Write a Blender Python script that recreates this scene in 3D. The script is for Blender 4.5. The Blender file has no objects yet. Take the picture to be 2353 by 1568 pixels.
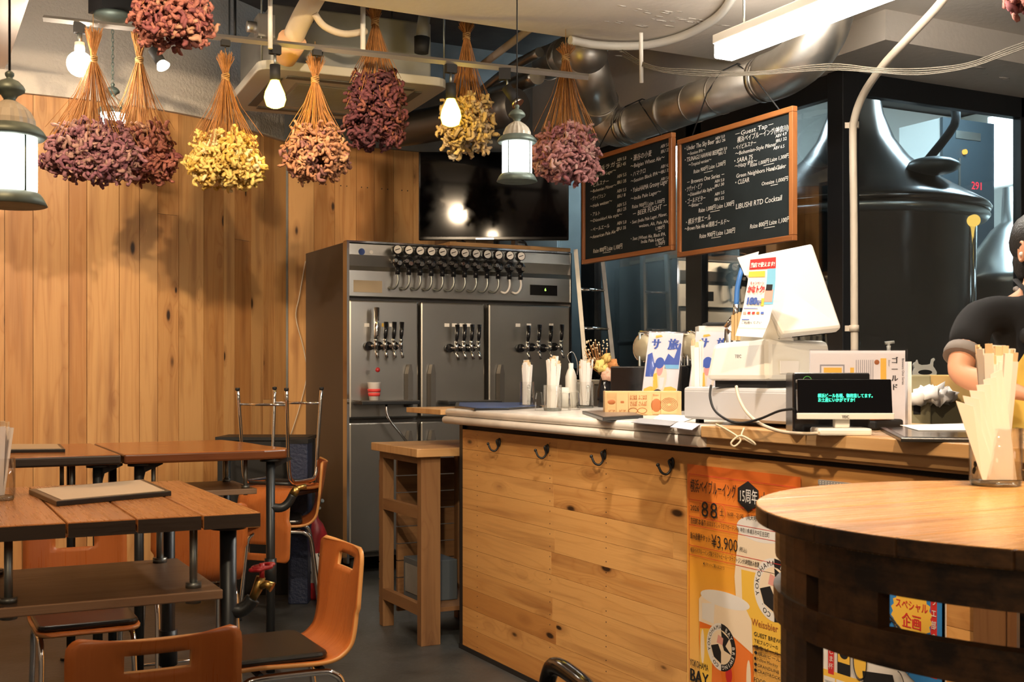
import bpy, math, random
from mathutils import Vector, Matrix, noise
S = bpy.context.scene
C = S.collection
PI = math.pi
# ------------------------------------------------------------------ camera, world, exposure
HC = 1.3; FPX = 2700.0; YAW = math.radians(27.3)
cd = bpy.data.cameras.new('camera'); cam = bpy.data.objects.new('camera', cd); C.objects.link(cam)
cam.location = (0, 0, HC); cam.rotation_euler = (PI/2, 0, -YAW)
cd.sensor_width = 36; cd.lens = FPX/2353*36; cd.shift_y = 71/2353; cd.clip_start = .05
cd.dof.use_dof = True; cd.dof.focus_distance = 6.0; cd.dof.aperture_fstop = 13
S.camera = cam
w = bpy.data.worlds.new('world'); S.world = w; w.use_nodes = True
w.node_tree.nodes['Background'].inputs[0].default_value = (.9, .8, .7, 1)
w.node_tree.nodes['Background'].inputs[1].default_value = 0.012
S.view_settings.view_transform = 'Standard'; S.view_settings.look = 'None'
S.view_settings.gamma = 1; S.view_settings.use_curve_mapping = False
S.view_settings.exposure = 0.5
WARM = (1, .62, .32); SOFT = (1, .76, .5); NEUT = (1, .9, .78); COOL = (.6, .84, 1)
def lamp(kind, name, loc, power, col, aim=None, size=.1, spot=60, blend=.6):
    l = bpy.data.lights.new(name, kind); l.energy = power; l.color = col
    o = bpy.data.objects.new(name, l); C.objects.link(o); o.location = loc
    if kind == 'AREA': l.size = size
    else: l.shadow_soft_size = size
    if kind == 'SPOT': l.spot_size = math.radians(spot); l.spot_blend = blend
    if aim: o.rotation_euler = (Vector(aim)-Vector(loc)).to_track_quat('-Z', 'Y').to_euler()
    return o
# ceiling spotlights of the room (the ones above and behind the photographer are out of view)
lamp('SPOT', 'spot_light', (.9, 3.0, 3.0), 210, SOFT, (.8, 7.4, 2.3), .04, 100, .9)
lamp('SPOT', 'spot_light', (-.6, 3.4, 3.0), 310, SOFT, (.1, 7.4, 2.4), .04, 90, .9)
lamp('SPOT', 'spot_light', (.35, 1.2, 3.0), 230, SOFT, (2.4, 3.9, .75), .05, 62, .9)
lamp('SPOT', 'spot_light', (1.0, .2, 3.0), 185, SOFT, (2.35, 2.6, .7), .05, 55, .9)
lamp('SPOT', 'spot_light', (-.2, 2.3, 3.0), 95, WARM, (.35, 3.4, .9), .05, 55, .9)
lamp('SPOT', 'spot_light', (1.5, .9, 3.0), 120, WARM, (1.7, 1.5, 1.0), .05, 55, .8)
lamp('SPOT', 'spot_light', (1.5, 2.6, 3.0), 125, NEUT, (2.9, 3.4, 1.1), .05, 80, .9)
lamp('SPOT', 'spot_light', (.6, 3.0, 3.0), 60, SOFT, (2.4, 4.4, 1.0), .05, 50, .9)
lamp('SPOT', 'spot_light', (1.2, 4.6, 2.95), 110, SOFT, (2.9, 7.0, 1.9), .04, 45, .9)
lamp('POINT', 'bounce_fill_light', (-1.2, -1.4, 2.6), 45, SOFT, None, .4)  # unseen fill light, added to brighten the walls behind the camera
lamp('POINT', 'bounce_fill_light', (4.2, -1.2, 2.5), 38, NEUT, None, .4)  # second added fill light, gives the steel refrigerator brighter walls to reflect
lamp('AREA', 'beam_fill_light', (3.2, 3.7, 2.80), 26, NEUT, (3.2, 3.7, 5), .35)  # unseen area light added above the strip light to brighten the beam underside
lamp('AREA', 'brewery_tube_light', (6.9, 5.5, 3.6), 170, COOL, (6.0, 6.2, 0), 1.2)
lamp('AREA', 'brewery_tube_light', (5.2, 7.3, 3.6), 110, COOL, (5.2, 7.3, 0), .8)
# ------------------------------------------------------------------ pixel helpers (photo frame 2353x1568)
FV = Vector((math.sin(YAW), math.cos(YAW), 0)); RV = Vector((math.cos(YAW), -math.sin(YAW), 0))
CAM = Vector((0, 0, HC))
def ray(px, py): return FV + RV*((px-1176.5)/FPX) + Vector((0, 0, 1))*((855-py)/FPX)
def dep(px, py, d): return CAM + ray(px, py)*d
def onX(px, py, X): r = ray(px, py); return CAM + r*(X/r.x)
def onY(px, py, Y): r = ray(px, py); return CAM + r*(Y/r.y)
def onZ(px, py, Z): r = ray(px, py); return CAM + r*((Z-HC)/r.z)
# ------------------------------------------------------------------ mesh builder
I4 = Matrix.Identity(4)
def TR(loc=(0,0,0), rz=0, rx=0, ry=0, s=1):
    return Matrix.Translation(loc) @ Matrix.Rotation(rz, 4, 'Z') @ Matrix.Rotation(ry, 4, 'Y') @ Matrix.Rotation(rx, 4, 'X') @ Matrix.Scale(s, 4)
_txt = {}
def text_geo(s, res=2):
    k = (s, res)
    if k not in _txt:
        c = bpy.data.curves.new('t', 'FONT'); c.body = s; c.resolution_u = res
        o = bpy.data.objects.new('t', c); C.objects.link(o)
        bpy.context.view_layer.update()
        me = o.to_mesh()
        vs = [(v.co.x, v.co.y) for v in me.vertices]; fs = [tuple(p.vertices) for p in me.polygons]
        o.to_mesh_clear(); bpy.data.objects.remove(o); bpy.data.curves.remove(c)
        W = max([v[0] for v in vs] or [1])
        _txt[k] = (vs, fs, W)
    return _txt[k]
class MB:
    def __init__(s, M=None): s.v = []; s.f = []; s.mi = []; s.sm = []; s.uv = []; s.tn = []; s.M = M or I4
    def face(s, idx, m=0, sm=False, uv=None, tn=.5):
        s.f.append(idx); s.mi.append(m); s.sm.append(sm); s.tn.append(tn)
        s.uv.extend(uv if uv else [(0, 0)]*len(idx))
    def add(s, pts, M=None):
        b = len(s.v); T = s.M @ M if M is not None else s.M
        s.v.extend([tuple(T @ Vector(p)) for p in pts]); return b
    def box(s, x0, x1, y0, y1, z0, z1, m=0, grain='z', tn=None, M=None, uvo=None):
        if tn is None: tn = random.random()
        o = uvo or (random.uniform(0, 40), random.uniform(0, 40))
        P = [(x0,y0,z0),(x1,y0,z0),(x1,y1,z0),(x0,y1,z0),(x0,y0,z1),(x1,y0,z1),(x1,y1,z1),(x0,y1,z1)]
        b = s.add(P, M)
        for q, drop in (((0,3,2,1),2),((4,5,6,7),2),((0,1,5,4),1),((2,3,7,6),1),((1,2,6,5),0),((3,0,4,7),0)):
            ax = [a for a in (0,1,2) if a != drop]; g = 'xyz'.index(grain)
            if g in ax: a2 = g; a1 = [a for a in ax if a != g][0]
            else: a1, a2 = ax
            uv = [(P[i][a1]+o[0]+drop*.37, P[i][a2]+o[1]) for i in q]
            s.face([b+i for i in q], m, False, uv, tn)
    def quad(s, a, b_, c, d, m=0, tn=.5, uv=None, M=None):
        b = s.add([a, b_, c, d], M); s.face([b, b+1, b+2, b+3], m, False, uv, tn)
    def tube(s, pts, r, n=8, m=0, caps=True, sm=True, tn=.5, M=None, closed=False, flat=1.0):
        pts = [Vector(p) for p in pts]; N = len(pts)
        rs = r if isinstance(r, (list, tuple)) else [r]*N
        prev = None; rings = []
        for i, p in enumerate(pts):
            if closed: t = pts[(i+1) % N]-pts[i-1]
            else: t = pts[min(i+1, N-1)]-pts[max(i-1, 0)]
            t = t.normalized() if t.length > 1e-9 else Vector((0, 0, 1))
            if prev is None:
                u = t.cross(Vector((0, 0, 1)))
                if u.length < .05: u = t.cross(Vector((1, 0, 0)))
            else: u = prev - t*prev.dot(t)
            u.normalize(); prev = u; v = t.cross(u)
            rings.append(s.add([p + (u*math.cos(2*PI*k/n)*rs[i] + v*math.sin(2*PI*k/n)*rs[i]*flat) for k in range(n)], M))
        L = N if closed else N-1
        for i in range(L):
            a = rings[i]; b = rings[(i+1) % N]
            for k in range(n):
                k2 = (k+1) % n; s.face([a+k, a+k2, b+k2, b+k], m, sm, [(k/n*.2, i*.1), ((k+1)/n*.2, i*.1), ((k+1)/n*.2, i*.1+.1), (k/n*.2, i*.1+.1)], tn)
        if caps and not closed:
            s.face([rings[0]+k for k in range(n)][::-1], m, False, None, tn); s.face([rings[-1]+k for k in range(n)], m, False, None, tn)
    def cyl(s, a, b, r, n=12, m=0, r2=None, sm=True, tn=.5, M=None): s.tube([a, b], [r, r if r2 is None else r2], n, m, True, sm, tn, M)
    def lathe(s, prof, n=24, m=0, M=None, sm=True, tn=.5, mfun=None, rib=None):
        rings = []
        for r, z in prof:
            rings.append(s.add([((r*(1+(rib if (rib and k % 2) else 0)))*math.cos(2*PI*k/n), (r*(1+(rib if (rib and k % 2) else 0)))*math.sin(2*PI*k/n), z) for k in range(n)], M))
        for i in range(len(prof)-1):
            for k in range(n):
                k2 = (k+1) % n
                s.face([rings[i]+k, rings[i]+k2, rings[i+1]+k2, rings[i+1]+k], mfun(i) if mfun else m, sm, [(k/n, i*.1), ((k+1)/n, i*.1), ((k+1)/n, i*.1+.1), (k/n, i*.1+.1)], tn)
        if prof[0][0] > 1e-5: s.face([rings[0]+k for k in range(n)][::-1], mfun(0) if mfun else m, False, None, tn)
        if prof[-1][0] > 1e-5: s.face([rings[-1]+k for k in range(n)], mfun(len(prof)-2) if mfun else m, False, None, tn)
    def prism(s, poly, z0, z1, m=0, M=None, tn=.5, side=None, grain=1, sm=False):
        n = len(poly); b = s.add([(x, y, z0) for x, y in poly]+[(x, y, z1) for x, y in poly], M)
        o = (random.uniform(0, 30), random.uniform(0, 30))
        uvp = [((x+o[0], y+o[1]) if grain == 1 else (y+o[0], x+o[1])) for x, y in poly]
        s.face(list(range(b, b+n))[::-1], m, False, uvp[::-1], tn); s.face(list(range(b+n, b+2*n)), m, False, uvp, tn)
        d = 0
        for k in range(n):
            k2 = (k+1) % n; L = math.dist(poly[k], poly[k2])
            s.face([b+k, b+k2, b+n+k2, b+n+k], m if side is None else side, sm, [(o[0]+z0, o[1]+d), (o[0]+z0, o[1]+d+L), (o[0]+z1, o[1]+d+L), (o[0]+z1, o[1]+d)], tn); d += L
    def ball(s, c, r, n=12, m=0, sq=(1, 1, 1), M=None, tn=.5, disp=0, seed=0):
        R = n//2; rings = []
        for i in range(R+1):
            ph = PI*i/R; ring = []
            for k in range(n):
                th = 2*PI*k/n; d = Vector((math.sin(ph)*math.cos(th), math.sin(ph)*math.sin(th), math.cos(ph)))
                q = r*(1+disp*noise.noise(d*2.1+Vector((seed*7.3, 0, 0)))) if disp else r
                ring.append((c[0]+d.x*q*sq[0], c[1]+d.y*q*sq[1], c[2]+d.z*q*sq[2]))
            rings.append(s.add(ring, M))
        for i in range(R):
            for k in range(n):
                k2 = (k+1) % n; s.face([rings[i]+k, rings[i+1]+k, rings[i+1]+k2, rings[i]+k2], m, True, None, tn)
    def text(s, t, o, ux, uy, size, m=0, xs=1.0, align='L', shear=0.0, res=2, width=None, bold=0):
        vs, fs, W = text_geo(t, res); o = Vector(o); ux = Vector(ux); uy = Vector(uy)
        if width: xs = width/(W*size) if W else 1
        off = {'L': 0, 'C': -W/2, 'R': -W}[align]
        for dx in ([0] if not bold else [-bold, 0, bold]):
            b = len(s.v)
            nrm = ux.cross(uy)*(dx*.01)
            s.v.extend([tuple(s.M @ (o + ux*(((x+off)*xs+shear*y+dx)*size) + uy*(y*size) + nrm)) for x, y in vs])
            for f in fs: s.face([b+i for i in f], m)
    def build(s, name, mats, parent=None, world=False, bevel=0, mods=None):
        me = bpy.data.meshes.new(name)
        vv = s.v
        if world and parent is not None:
            iv = parent.matrix_basis.inverted(); vv = [tuple(iv @ Vector(p)) for p in vv]
        me.from_pydata(vv, [], s.f)
        for m in (mats if isinstance(mats, (list, tuple)) else [mats]): me.materials.append(m)
        me.polygons.foreach_set('material_index', s.mi); me.polygons.foreach_set('use_smooth', s.sm)
        ul = me.uv_layers.new(name='UVMap'); flat = [c for p in s.uv for c in p]; ul.data.foreach_set('uv', flat)
        at = me.attributes.new('tone', 'FLOAT', 'FACE'); at.data.foreach_set('value', s.tn)
        me.update(); me.validate()
        o = bpy.data.objects.new(name, me); C.objects.link(o)
        if parent is not None: o.parent = parent
        if bevel:
            b = o.modifiers.new('bevel', 'BEVEL'); b.width = bevel; b.segments = 2; b.limit_method = 'ANGLE'; b.angle_limit = math.radians(50)
        return o
def tag(o, label, cat, group=None, kind=None):
    o['label'] = label; o['category'] = cat
    if group: o['group'] = group
    if kind: o['kind'] = kind
    return o
def thing(name, label, cat, loc=(0,0,0), rz=0, group=None):
    o = bpy.data.objects.new(name, None); o.empty_display_size = .1; C.objects.link(o)
    o.matrix_basis = Matrix.Translation(loc) @ Matrix.Rotation(rz, 4, 'Z')
    return tag(o, label, cat, group)
def struct(name, mb, mats, bevel=0):
    o = mb.build(name, mats, bevel=bevel); o['kind'] = 'structure'; return o
def copy_tree(o, parent=None):
    c = o.copy(); C.objects.link(c); c.parent = parent
    for ch in [x for x in C.objects if x.parent == o]: copy_tree(ch, c)
    return c
def smooth(pts, k=4):
    P = [Vector(p) for p in pts]; out = []
    for i in range(len(P)-1):
        p0 = P[max(i-1, 0)]; p1 = P[i]; p2 = P[i+1]; p3 = P[min(i+2, len(P)-1)]
        for j in range(k):
            t = j/k; out.append(.5*((2*p1)+(p2-p0)*t+(2*p0-5*p1+4*p2-p3)*t*t+(3*p1-p0-3*p2+p3)*t**3))
    out.append(P[-1]); return out
# ------------------------------------------------------------------ materials
def mat(name, col=(.5,.5,.5), rough=.5, metal=0, spec=.5, emis=None, es=0, bump=0, bscale=40, var=0, vscale=6, coat=0, sss=0):
    m = bpy.data.materials.new(name); m.use_nodes = True; nt = m.node_tree; b = nt.nodes['Principled BSDF']
    b.inputs['Base Color'].default_value = (*col, 1); b.inputs['Roughness'].default_value = rough
    b.inputs['Metallic'].default_value = metal; b.inputs['Specular IOR Level'].default_value = spec
    b.inputs['Coat Weight'].default_value = coat
    if emis: b.inputs['Emission Color'].default_value = (*emis, 1); b.inputs['Emission Strength'].default_value = es
    if bump or var:
        tc = nt.nodes.new('ShaderNodeTexCoord')
    if var:
        n = nt.nodes.new('ShaderNodeTexNoise'); n.inputs['Scale'].default_value = vscale; n.inputs['Detail'].default_value = 5
        nt.links.new(tc.outputs['Object'], n.inputs['Vector'])
        r = nt.nodes.new('ShaderNodeMapRange'); r.inputs[1].default_value = .3; r.inputs[2].default_value = .7
        r.inputs[3].default_value = 1-var; r.inputs[4].default_value = 1+var
        nt.links.new(n.outputs['Fac'], r.inputs[0])
        x = nt.nodes.new('ShaderNodeVectorMath'); x.operation = 'SCALE'; x.inputs[0].default_value = col
        nt.links.new(r.outputs[0], x.inputs['Scale']); nt.links.new(x.outputs[0], b.inputs['Base Color'])
    if bump:
        n = nt.nodes.new('ShaderNodeTexNoise'); n.inputs['Scale'].default_value = bscale; n.inputs['Detail'].default_value = 4
        nt.links.new(tc.outputs['Object'], n.inputs['Vector'])
        bp = nt.nodes.new('ShaderNodeBump'); bp.inputs['Strength'].default_value = bump; bp.inputs['Distance'].default_value = .01
        nt.links.new(n.outputs['Fac'], bp.inputs['Height']); nt.links.new(bp.outputs[0], b.inputs['Normal'])
    return m
def wood(name, light, mid, dark, knots=.5, rough=.45, tone=.5, ring=9, kcol=(.035,.015,.006), stain=0):
    m = bpy.data.materials.new(name); m.use_nodes = True; nt = m.node_tree; N = nt.nodes; L = nt.links; b = N['Principled BSDF']
    def nd(t, **k):
        n = N.new(t)
        for a, v in k.items(): setattr(n, a, v)
        return n
    def mp(src, sc, loc=(0,0,0)):
        n = nd('ShaderNodeMapping'); n.inputs['Scale'].default_value = sc; n.inputs['Location'].default_value = loc; L.new(src, n.inputs['Vector']); return n.outputs[0]
    def noi(vec, scale, det=3, rough=.5):
        n = nd('ShaderNodeTexNoise'); n.inputs['Scale'].default_value = scale; n.inputs['Detail'].default_value = det; n.inputs['Roughness'].default_value = rough; L.new(vec, n.inputs['Vector']); return n.outputs['Fac']
    def ma(op, a, b_=None, c=None):
        n = nd('ShaderNodeMath', operation=op)
        for i, x in enumerate((a, b_, c)):
            if x is None: continue
            if isinstance(x, (int, float)): n.inputs[i].default_value = x
            else: L.new(x, n.inputs[i])
        return n.outputs[0]
    def mr(x, a, b_, c=0, d=1):
        n = nd('ShaderNodeMapRange'); L.new(x, n.inputs[0])
        for i, q in enumerate((a, b_, c, d)): n.inputs[i+1].default_value = q
        return n.outputs[0]
    def mix(f, a, b_):
        n = nd('ShaderNodeMix', data_type='RGBA')
        if isinstance(f, (int, float)): n.inputs[0].default_value = f
        else: L.new(f, n.inputs[0])
        for s_, x in ((6, a), (7, b_)):
            if isinstance(x, tuple): n.inputs[s_].default_value = (*x, 1)
            else: L.new(x, n.inputs[s_])
        return n.outputs[2]
    uv = nd('ShaderNodeUVMap').outputs[0]
    at = nd('ShaderNodeAttribute', attribute_name='tone').outputs['Fac']
    vo = nd('ShaderNodeTexVoronoi'); vo.inputs['Scale'].default_value = 1; vo.inputs['Randomness'].default_value = 1
    L.new(mp(uv, (7.5, 2.7, 1)), vo.inputs['Vector']); kd = vo.outputs['Distance']
    sel = nd('ShaderNodeSeparateColor'); L.new(vo.outputs['Color'], sel.inputs[0])
    low = noi(mp(uv, (7, .55, 1)), 1.0, 2)
    bend = ma('MULTIPLY', ma('POWER', mr(kd, 0, .45, 1, 0), 2), .35)
    ph = ma('FRACT', ma('MULTIPLY', ma('ADD', low, bend), ring))
    line = ma('POWER', ma('ABSOLUTE', ma('SUBTRACT', ma('MULTIPLY', ph, 2), 1)), 3)
    fine = noi(mp(uv, (160, 3, 1)), 1.0, 3, .6)
    g = ma('ADD', ma('MULTIPLY', line, .38), ma('MULTIPLY', mr(fine, .3, .7), .3))
    g = ma('ADD', g, ma('MULTIPLY', ma('SUBTRACT', at, .5), tone))
    c1 = mix(mr(g, 0, .9), light, mid)
    c2 = mix(mr(noi(mp(uv, (14, .8, 1), (3, 7, 0)), 1.0, 3), .52, .78, 0, .75), c1, dark)
    ksel = ma('LESS_THAN', sel.outputs[0], knots)
    ksz = mr(sel.outputs[1], 0, 1, .04, .12)
    kk = ma('MULTIPLY', ma('SUBTRACT', 1, nsm(N, L, kd, ksz)), ksel)
    kr = ma('MULTIPLY', ma('MULTIPLY', mr(kd, .05, .26, 1, 0), ksel), .55)
    c3 = mix(kr, c2, dark); c4 = mix(kk, c3, kcol)
    if stain:
        c4 = mix(mr(noi(mp(uv, (13, 8, 1)), 1.0, 5, .7), .40, .60, 0, stain), c4, (.012, .010, .010))
    L.new(c4, b.inputs['Base Color']); L.new(mr(fine, .2, .8, rough+.1, rough-.08), b.inputs['Roughness'])
    bp = nd('ShaderNodeBump'); bp.inputs['Strength'].default_value = .12; bp.inputs['Distance'].default_value = .004
    L.new(g, bp.inputs['Height']); L.new(bp.outputs[0], b.inputs['Normal'])
    return m
def nsm(N, L, kd, ksz):
    d = N.new('ShaderNodeMath'); d.operation = 'DIVIDE'; L.new(kd, d.inputs[0]); L.new(ksz, d.inputs[1])
    r = N.new('ShaderNodeMapRange'); r.interpolation_type = 'SMOOTHSTEP'; r.inputs[1].default_value = .6; r.inputs[2].default_value = 1.3; L.new(d.outputs[0], r.inputs[0])
    return r.outputs[0]
def thin_glass(name, tint=(1,1,1), refl=.08, rough=.02, dens=0.0):
    m = bpy.data.materials.new(name); m.use_nodes = True; nt = m.node_tree; nt.nodes.clear()
    out = nt.nodes.new('ShaderNodeOutputMaterial'); t = nt.nodes.new('ShaderNodeBsdfTransparent'); g = nt.nodes.new('ShaderNodeBsdfGlossy')
    t.inputs[0].default_value = (*tint, 1); g.inputs['Roughness'].default_value = rough
    lw = nt.nodes.new('ShaderNodeLayerWeight'); lw.inputs[0].default_value = .12
    mr = nt.nodes.new('ShaderNodeMapRange'); mr.inputs[3].default_value = refl; mr.inputs[4].default_value = .55
    nt.links.new(lw.outputs['Fresnel'], mr.inputs[0])
    mx = nt.nodes.new('ShaderNodeMixShader'); nt.links.new(mr.outputs[0], mx.inputs[0]); nt.links.new(t.outputs[0], mx.inputs[1]); nt.links.new(g.outputs[0], mx.inputs[2])
    nt.links.new(mx.outputs[0], out.inputs[0]); return m
def emit(name, col, st):
    m = bpy.data.materials.new(name); m.use_nodes = True; nt = m.node_tree; nt.nodes.clear()
    out = nt.nodes.new('ShaderNodeOutputMaterial'); e = nt.nodes.new('ShaderNodeEmission'); e.inputs[0].default_value = (*col, 1); e.inputs[1].default_value = st
    nt.links.new(e.outputs[0], out.inputs[0]); return m
W_WALL = wood('cedar_wall_planks', (.62,.34,.13), (.45,.20,.06), (.24,.085,.025), .85, .5, 1.25, 8)
W_COUNT = wood('pine_counter_boards', (.74,.40,.135), (.56,.255,.07), (.27,.09,.022), .9, .42, .9, 12)
W_TABLE = wood('stained_table_wood', (.46,.20,.065), (.33,.125,.035), (.17,.055,.015), .15, .28, .35, 8)
W_TEDGE = wood('dark_table_edge', (.035,.022,.015), (.025,.015,.01), (.012,.008,.006), .1, .5, .3, 8)
W_RED = wood('red_varnished_table_wood', (.46,.15,.035), (.30,.085,.018), (.13,.035,.008), .15, .16, .3, 8)
W_SLAB = wood('pine_slab', (.60,.36,.16), (.45,.24,.09), (.27,.12,.04), .15, .45, .4, 10)
W_STAND = wood('rough_stand_wood', (.26,.135,.055), (.18,.08,.03), (.09,.035,.012), .25, .6, .5, 9)
W_CASK = wood('cask_top_wood', (.78,.45,.16), (.52,.25,.07), (.20,.075,.02), .1, .25, .4, 7)
W_DARK = wood('charred_cask_wood', (.16,.078,.032), (.06,.028,.013), (.012,.008,.006), .1, .33, .5, 6, stain=.92)
W_FRAME = wood('board_frame_wood', (.33,.12,.035), (.24,.08,.022), (.15,.045,.012), 0, .4, .3, 6)
W_CHAIR = wood('chair_plywood', (.52,.155,.035), (.42,.11,.024), (.28,.065,.014), 0, .3, .25, 3)
W_SHELF = wood('grey_shelf_board', (.26,.17,.11), (.2,.12,.075), (.13,.075,.045), .05, .35, .3, 5)
W_PAPER = wood('kraft_wood_sheet', (.62,.42,.2), (.55,.35,.15), (.42,.24,.09), 0, .5, .3, 5)
M_STUCCO = mat('white_stucco', (.60,.55,.49), .9, bump=.9, bscale=55)
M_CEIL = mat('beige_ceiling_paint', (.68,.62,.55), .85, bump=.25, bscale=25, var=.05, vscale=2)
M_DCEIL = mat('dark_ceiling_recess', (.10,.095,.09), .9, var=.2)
M_CONC = mat('raw_concrete', (.22,.22,.21), .85, var=.3, vscale=3)
M_FLOOR = mat('dark_concrete_floor', (.055,.062,.066), .45, bump=.2, bscale=30, var=.35, vscale=4)
M_BLACK = mat('black_painted_steel', (.012,.013,.015), .45)
M_BLKM = mat('black_matte', (.01,.01,.011), .7)
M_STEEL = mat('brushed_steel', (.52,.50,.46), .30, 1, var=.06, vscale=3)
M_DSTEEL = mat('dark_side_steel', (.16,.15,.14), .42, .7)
M_CHROME = mat('chrome', (.85,.85,.86), .08, 1)
M_ZINC = mat('galvanised_duct', (.56,.54,.50), .44, 1, var=.12, vscale=9, bump=.08, bscale=12)
M_PIPE = mat('dark_iron_pipe', (.045,.05,.055), .4, .7)
M_ROD = mat('zinc_rod', (.30,.32,.31), .4, .9)
M_WHITE = mat('white_plastic', (.78,.76,.70), .4)
M_OFFW = mat('off_white_plastic', (.72,.68,.58), .45)
M_GREYP = mat('grey_plastic', (.52,.52,.53), .5)
M_CREAM = mat('cream_conduit', (.62,.52,.40), .5)
M_MARBLE = mat('pale_marble', (.76,.71,.65), .25, var=.12, vscale=7)
M_BLKP = mat('black_glossy_plastic', (.01,.01,.012), .12)
M_RUB = mat('black_vinyl', (.012,.012,.012), .3, spec=.6)
M_SCREEN = mat('black_glass_screen', (.003,.003,.004), .06, spec=.35)
M_CHALKB = mat('chalkboard', (.016,.021,.023), .9, 0, .15, var=.15)
M_CHALK = mat('chalk', (.75,.73,.68), .9)
M_PAPER = mat('white_paper', (.80,.77,.74), .8)
M_STRAW = mat('chopstick_wood', (.70,.52,.32), .6)
M_BRASS = mat('aged_brass', (.45,.30,.10), .35, 1)
M_RED = mat('red_enamel', (.35,.015,.02), .4)
M_GREEN = mat('verdigris_metal', (.13,.17,.155), .5, .5, var=.25, vscale=20)
M_DOME = mat('aged_ribbed_glass', (.42,.39,.33), .35)
M_LANT = emit('glowing_ribbed_glass', (1,.93,.85), 9)
M_BULB = emit('glowing_bulb', (1,.66,.045), 16)
M_GLOBE = emit('glowing_globe', (1,.88,.72), 110)
M_SPOTE = emit('glowing_spot_face', (1,.85,.6), 12)
M_TUBE = emit('glowing_tube', (1,.95,.86), 40)
M_WINL = emit('bright_brewery_lamp_panel', (.80,.92,1), 4)
M_GLASS = thin_glass('clear_glass', (.97,.97,.96), .025)
M_PANE = thin_glass('window_pane_glass', (.88,.93,.94), .16)
M_PANE1 = thin_glass('reflecting_pane_glass', (.75,.78,.78), .30)
M_TINT = thin_glass('acrylic', (.97,.97,1), .06)
M_TWINE = mat('twine', (.36,.20,.07), .8)
M_STEM = mat('dried_stem', (.40,.17,.045), .7, var=.25, vscale=30)
M_COPPER = mat('dark_copper_kettle', (.13,.105,.09), .22, 1, var=.1, vscale=2)
M_BLUEP = mat('blue_plastic', (.05,.18,.5), .4)
M_ORANGE = mat('orange_plastic', (.85,.19,.03), .4)
M_NAVY = mat('navy_basket', (.018,.028,.07), .6, bump=.6, bscale=60)
M_AC = mat('ac_panel_plastic', (.60,.57,.49), .45)
M_ACB = mat('galvanised_ac_body', (.30,.30,.27), .6, .3, var=.1)
M_FOAM = mat('pipe_insulation', (.66,.55,.40), .7, bump=.3, bscale=30)
def ink(name, c, r=.6): return mat('ink_'+name, c, r)
K_BLK = ink('black', (.012,.012,.014)); K_WHT = ink('white', (.78,.75,.72)); K_ORG = ink('orange', (.80,.20,.035)); K_YEL = ink('yellow', (.85,.52,.07))
K_BLUE = ink('blue', (.03,.22,.60)); K_RED = ink('red', (.60,.03,.03)); K_AMB = ink('amber', (.78,.17,.015)); K_CRM = ink('cream', (.85,.70,.52)); K_NAVY = ink('navy', (.06,.12,.42))
K_PINK = ink('pink', (.75,.35,.30)); K_GRN = ink('green', (.08,.4,.3)); K_BRN = ink('brown', (.38,.12,.03)); K_GRY = ink('grey', (.3,.3,.32)); K_LBL = ink('light_blue', (.2,.5,.72))
INKS = [K_BLK, K_WHT, K_ORG, K_YEL, K_BLUE, K_RED, K_AMB, K_CRM, K_NAVY, K_PINK, K_GRN, K_BRN, K_GRY, K_LBL]
(BLK, WHT, ORG, YEL, BLU, REDD, AMB, CRM, NAV, PNK, GRN, BRN, GRY, LBL) = range(14)
random.seed(11)
# ------------------------------------------------------------------ structure
def plank_strip(mb, path, widths, z0, z1, thick=.018, breaks=.35, tones=None):
    # vertical planks along a horizontal polyline
    P = [Vector((p[0], p[1], 0)) for p in path]; segs = [(P[i+1]-P[i]).length for i in range(len(P)-1)]; tot = sum(segs)
    def at(d):
        d = min(max(d, 0), tot-1e-6)
        for i, L in enumerate(segs):
            if d <= L: return P[i].lerp(P[i+1], d/L)
            d -= L
        return P[-1]
    d = 0; k = 0
    while d < tot-.02:
        wd = widths[k % len(widths)]*random.uniform(.8, 1.2); a = at(d+.0012); b = at(min(d+wd, tot)-.0012)
        t = (b-a).normalized(); n = Vector((t.y, -t.x, 0)); cuts = [z0, z1]
        if random.random() < breaks: cuts.insert(1, random.uniform(z0+.9, z1-.5))
        for j in range(len(cuts)-1):
            tn = random.random(); off = (random.uniform(0, 40), random.uniform(0, 40))
            th = thick+random.uniform(0, .002); q0, q1 = cuts[j]+.0008, cuts[j+1]-.0008; L = (b-a).length
            A, B = a+n*th, b+n*th
            pts = [(A.x,A.y,q0),(B.x,B.y,q0),(B.x,B.y,q1),(A.x,A.y,q1),(a.x,a.y,q0),(b.x,b.y,q0),(b.x,b.y,q1),(a.x,a.y,q1)]
            i0 = mb.add(pts); u = lambda x, z: (x+off[0], z+off[1])
            mb.face([i0,i0+1,i0+2,i0+3], 0, False, [u(0,q0),u(L,q0),u(L,q1),u(0,q1)], tn)
            mb.face([i0+4,i0,i0+3,i0+7], 0, False, [u(0,q0),u(.02,q0),u(.02,q1),u(0,q1)], tn)
            mb.face([i0+1,i0+5,i0+6,i0+2], 0, False, [u(0,q0),u(.02,q0),u(.02,q1),u(0,q1)], tn)
            mb.face([i0+3,i0+2,i0+6,i0+7], 0, False, [u(0,q0),u(L,q0),u(L,q0+.02),u(0,q0+.02)], tn)
        d += wd; k += 1
HW = 2.91
curve = smooth([(-2.6,7.34),(-1.2,7.33),(-.2,7.32),(.6,7.31),(1.05,7.33),(1.40,7.40),(1.70,7.53),(1.98,7.72),(2.20,7.90),(2.363,8.03)], 6)
m = MB(); m.box(-3, 9, -3, 9, -.1, 0, grain='x'); struct('floor', m, M_FLOOR)
m = MB(); m.box(-3, 9, -3, 9, 3.72, 3.82); struct('ceiling', m, M_DCEIL)
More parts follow.
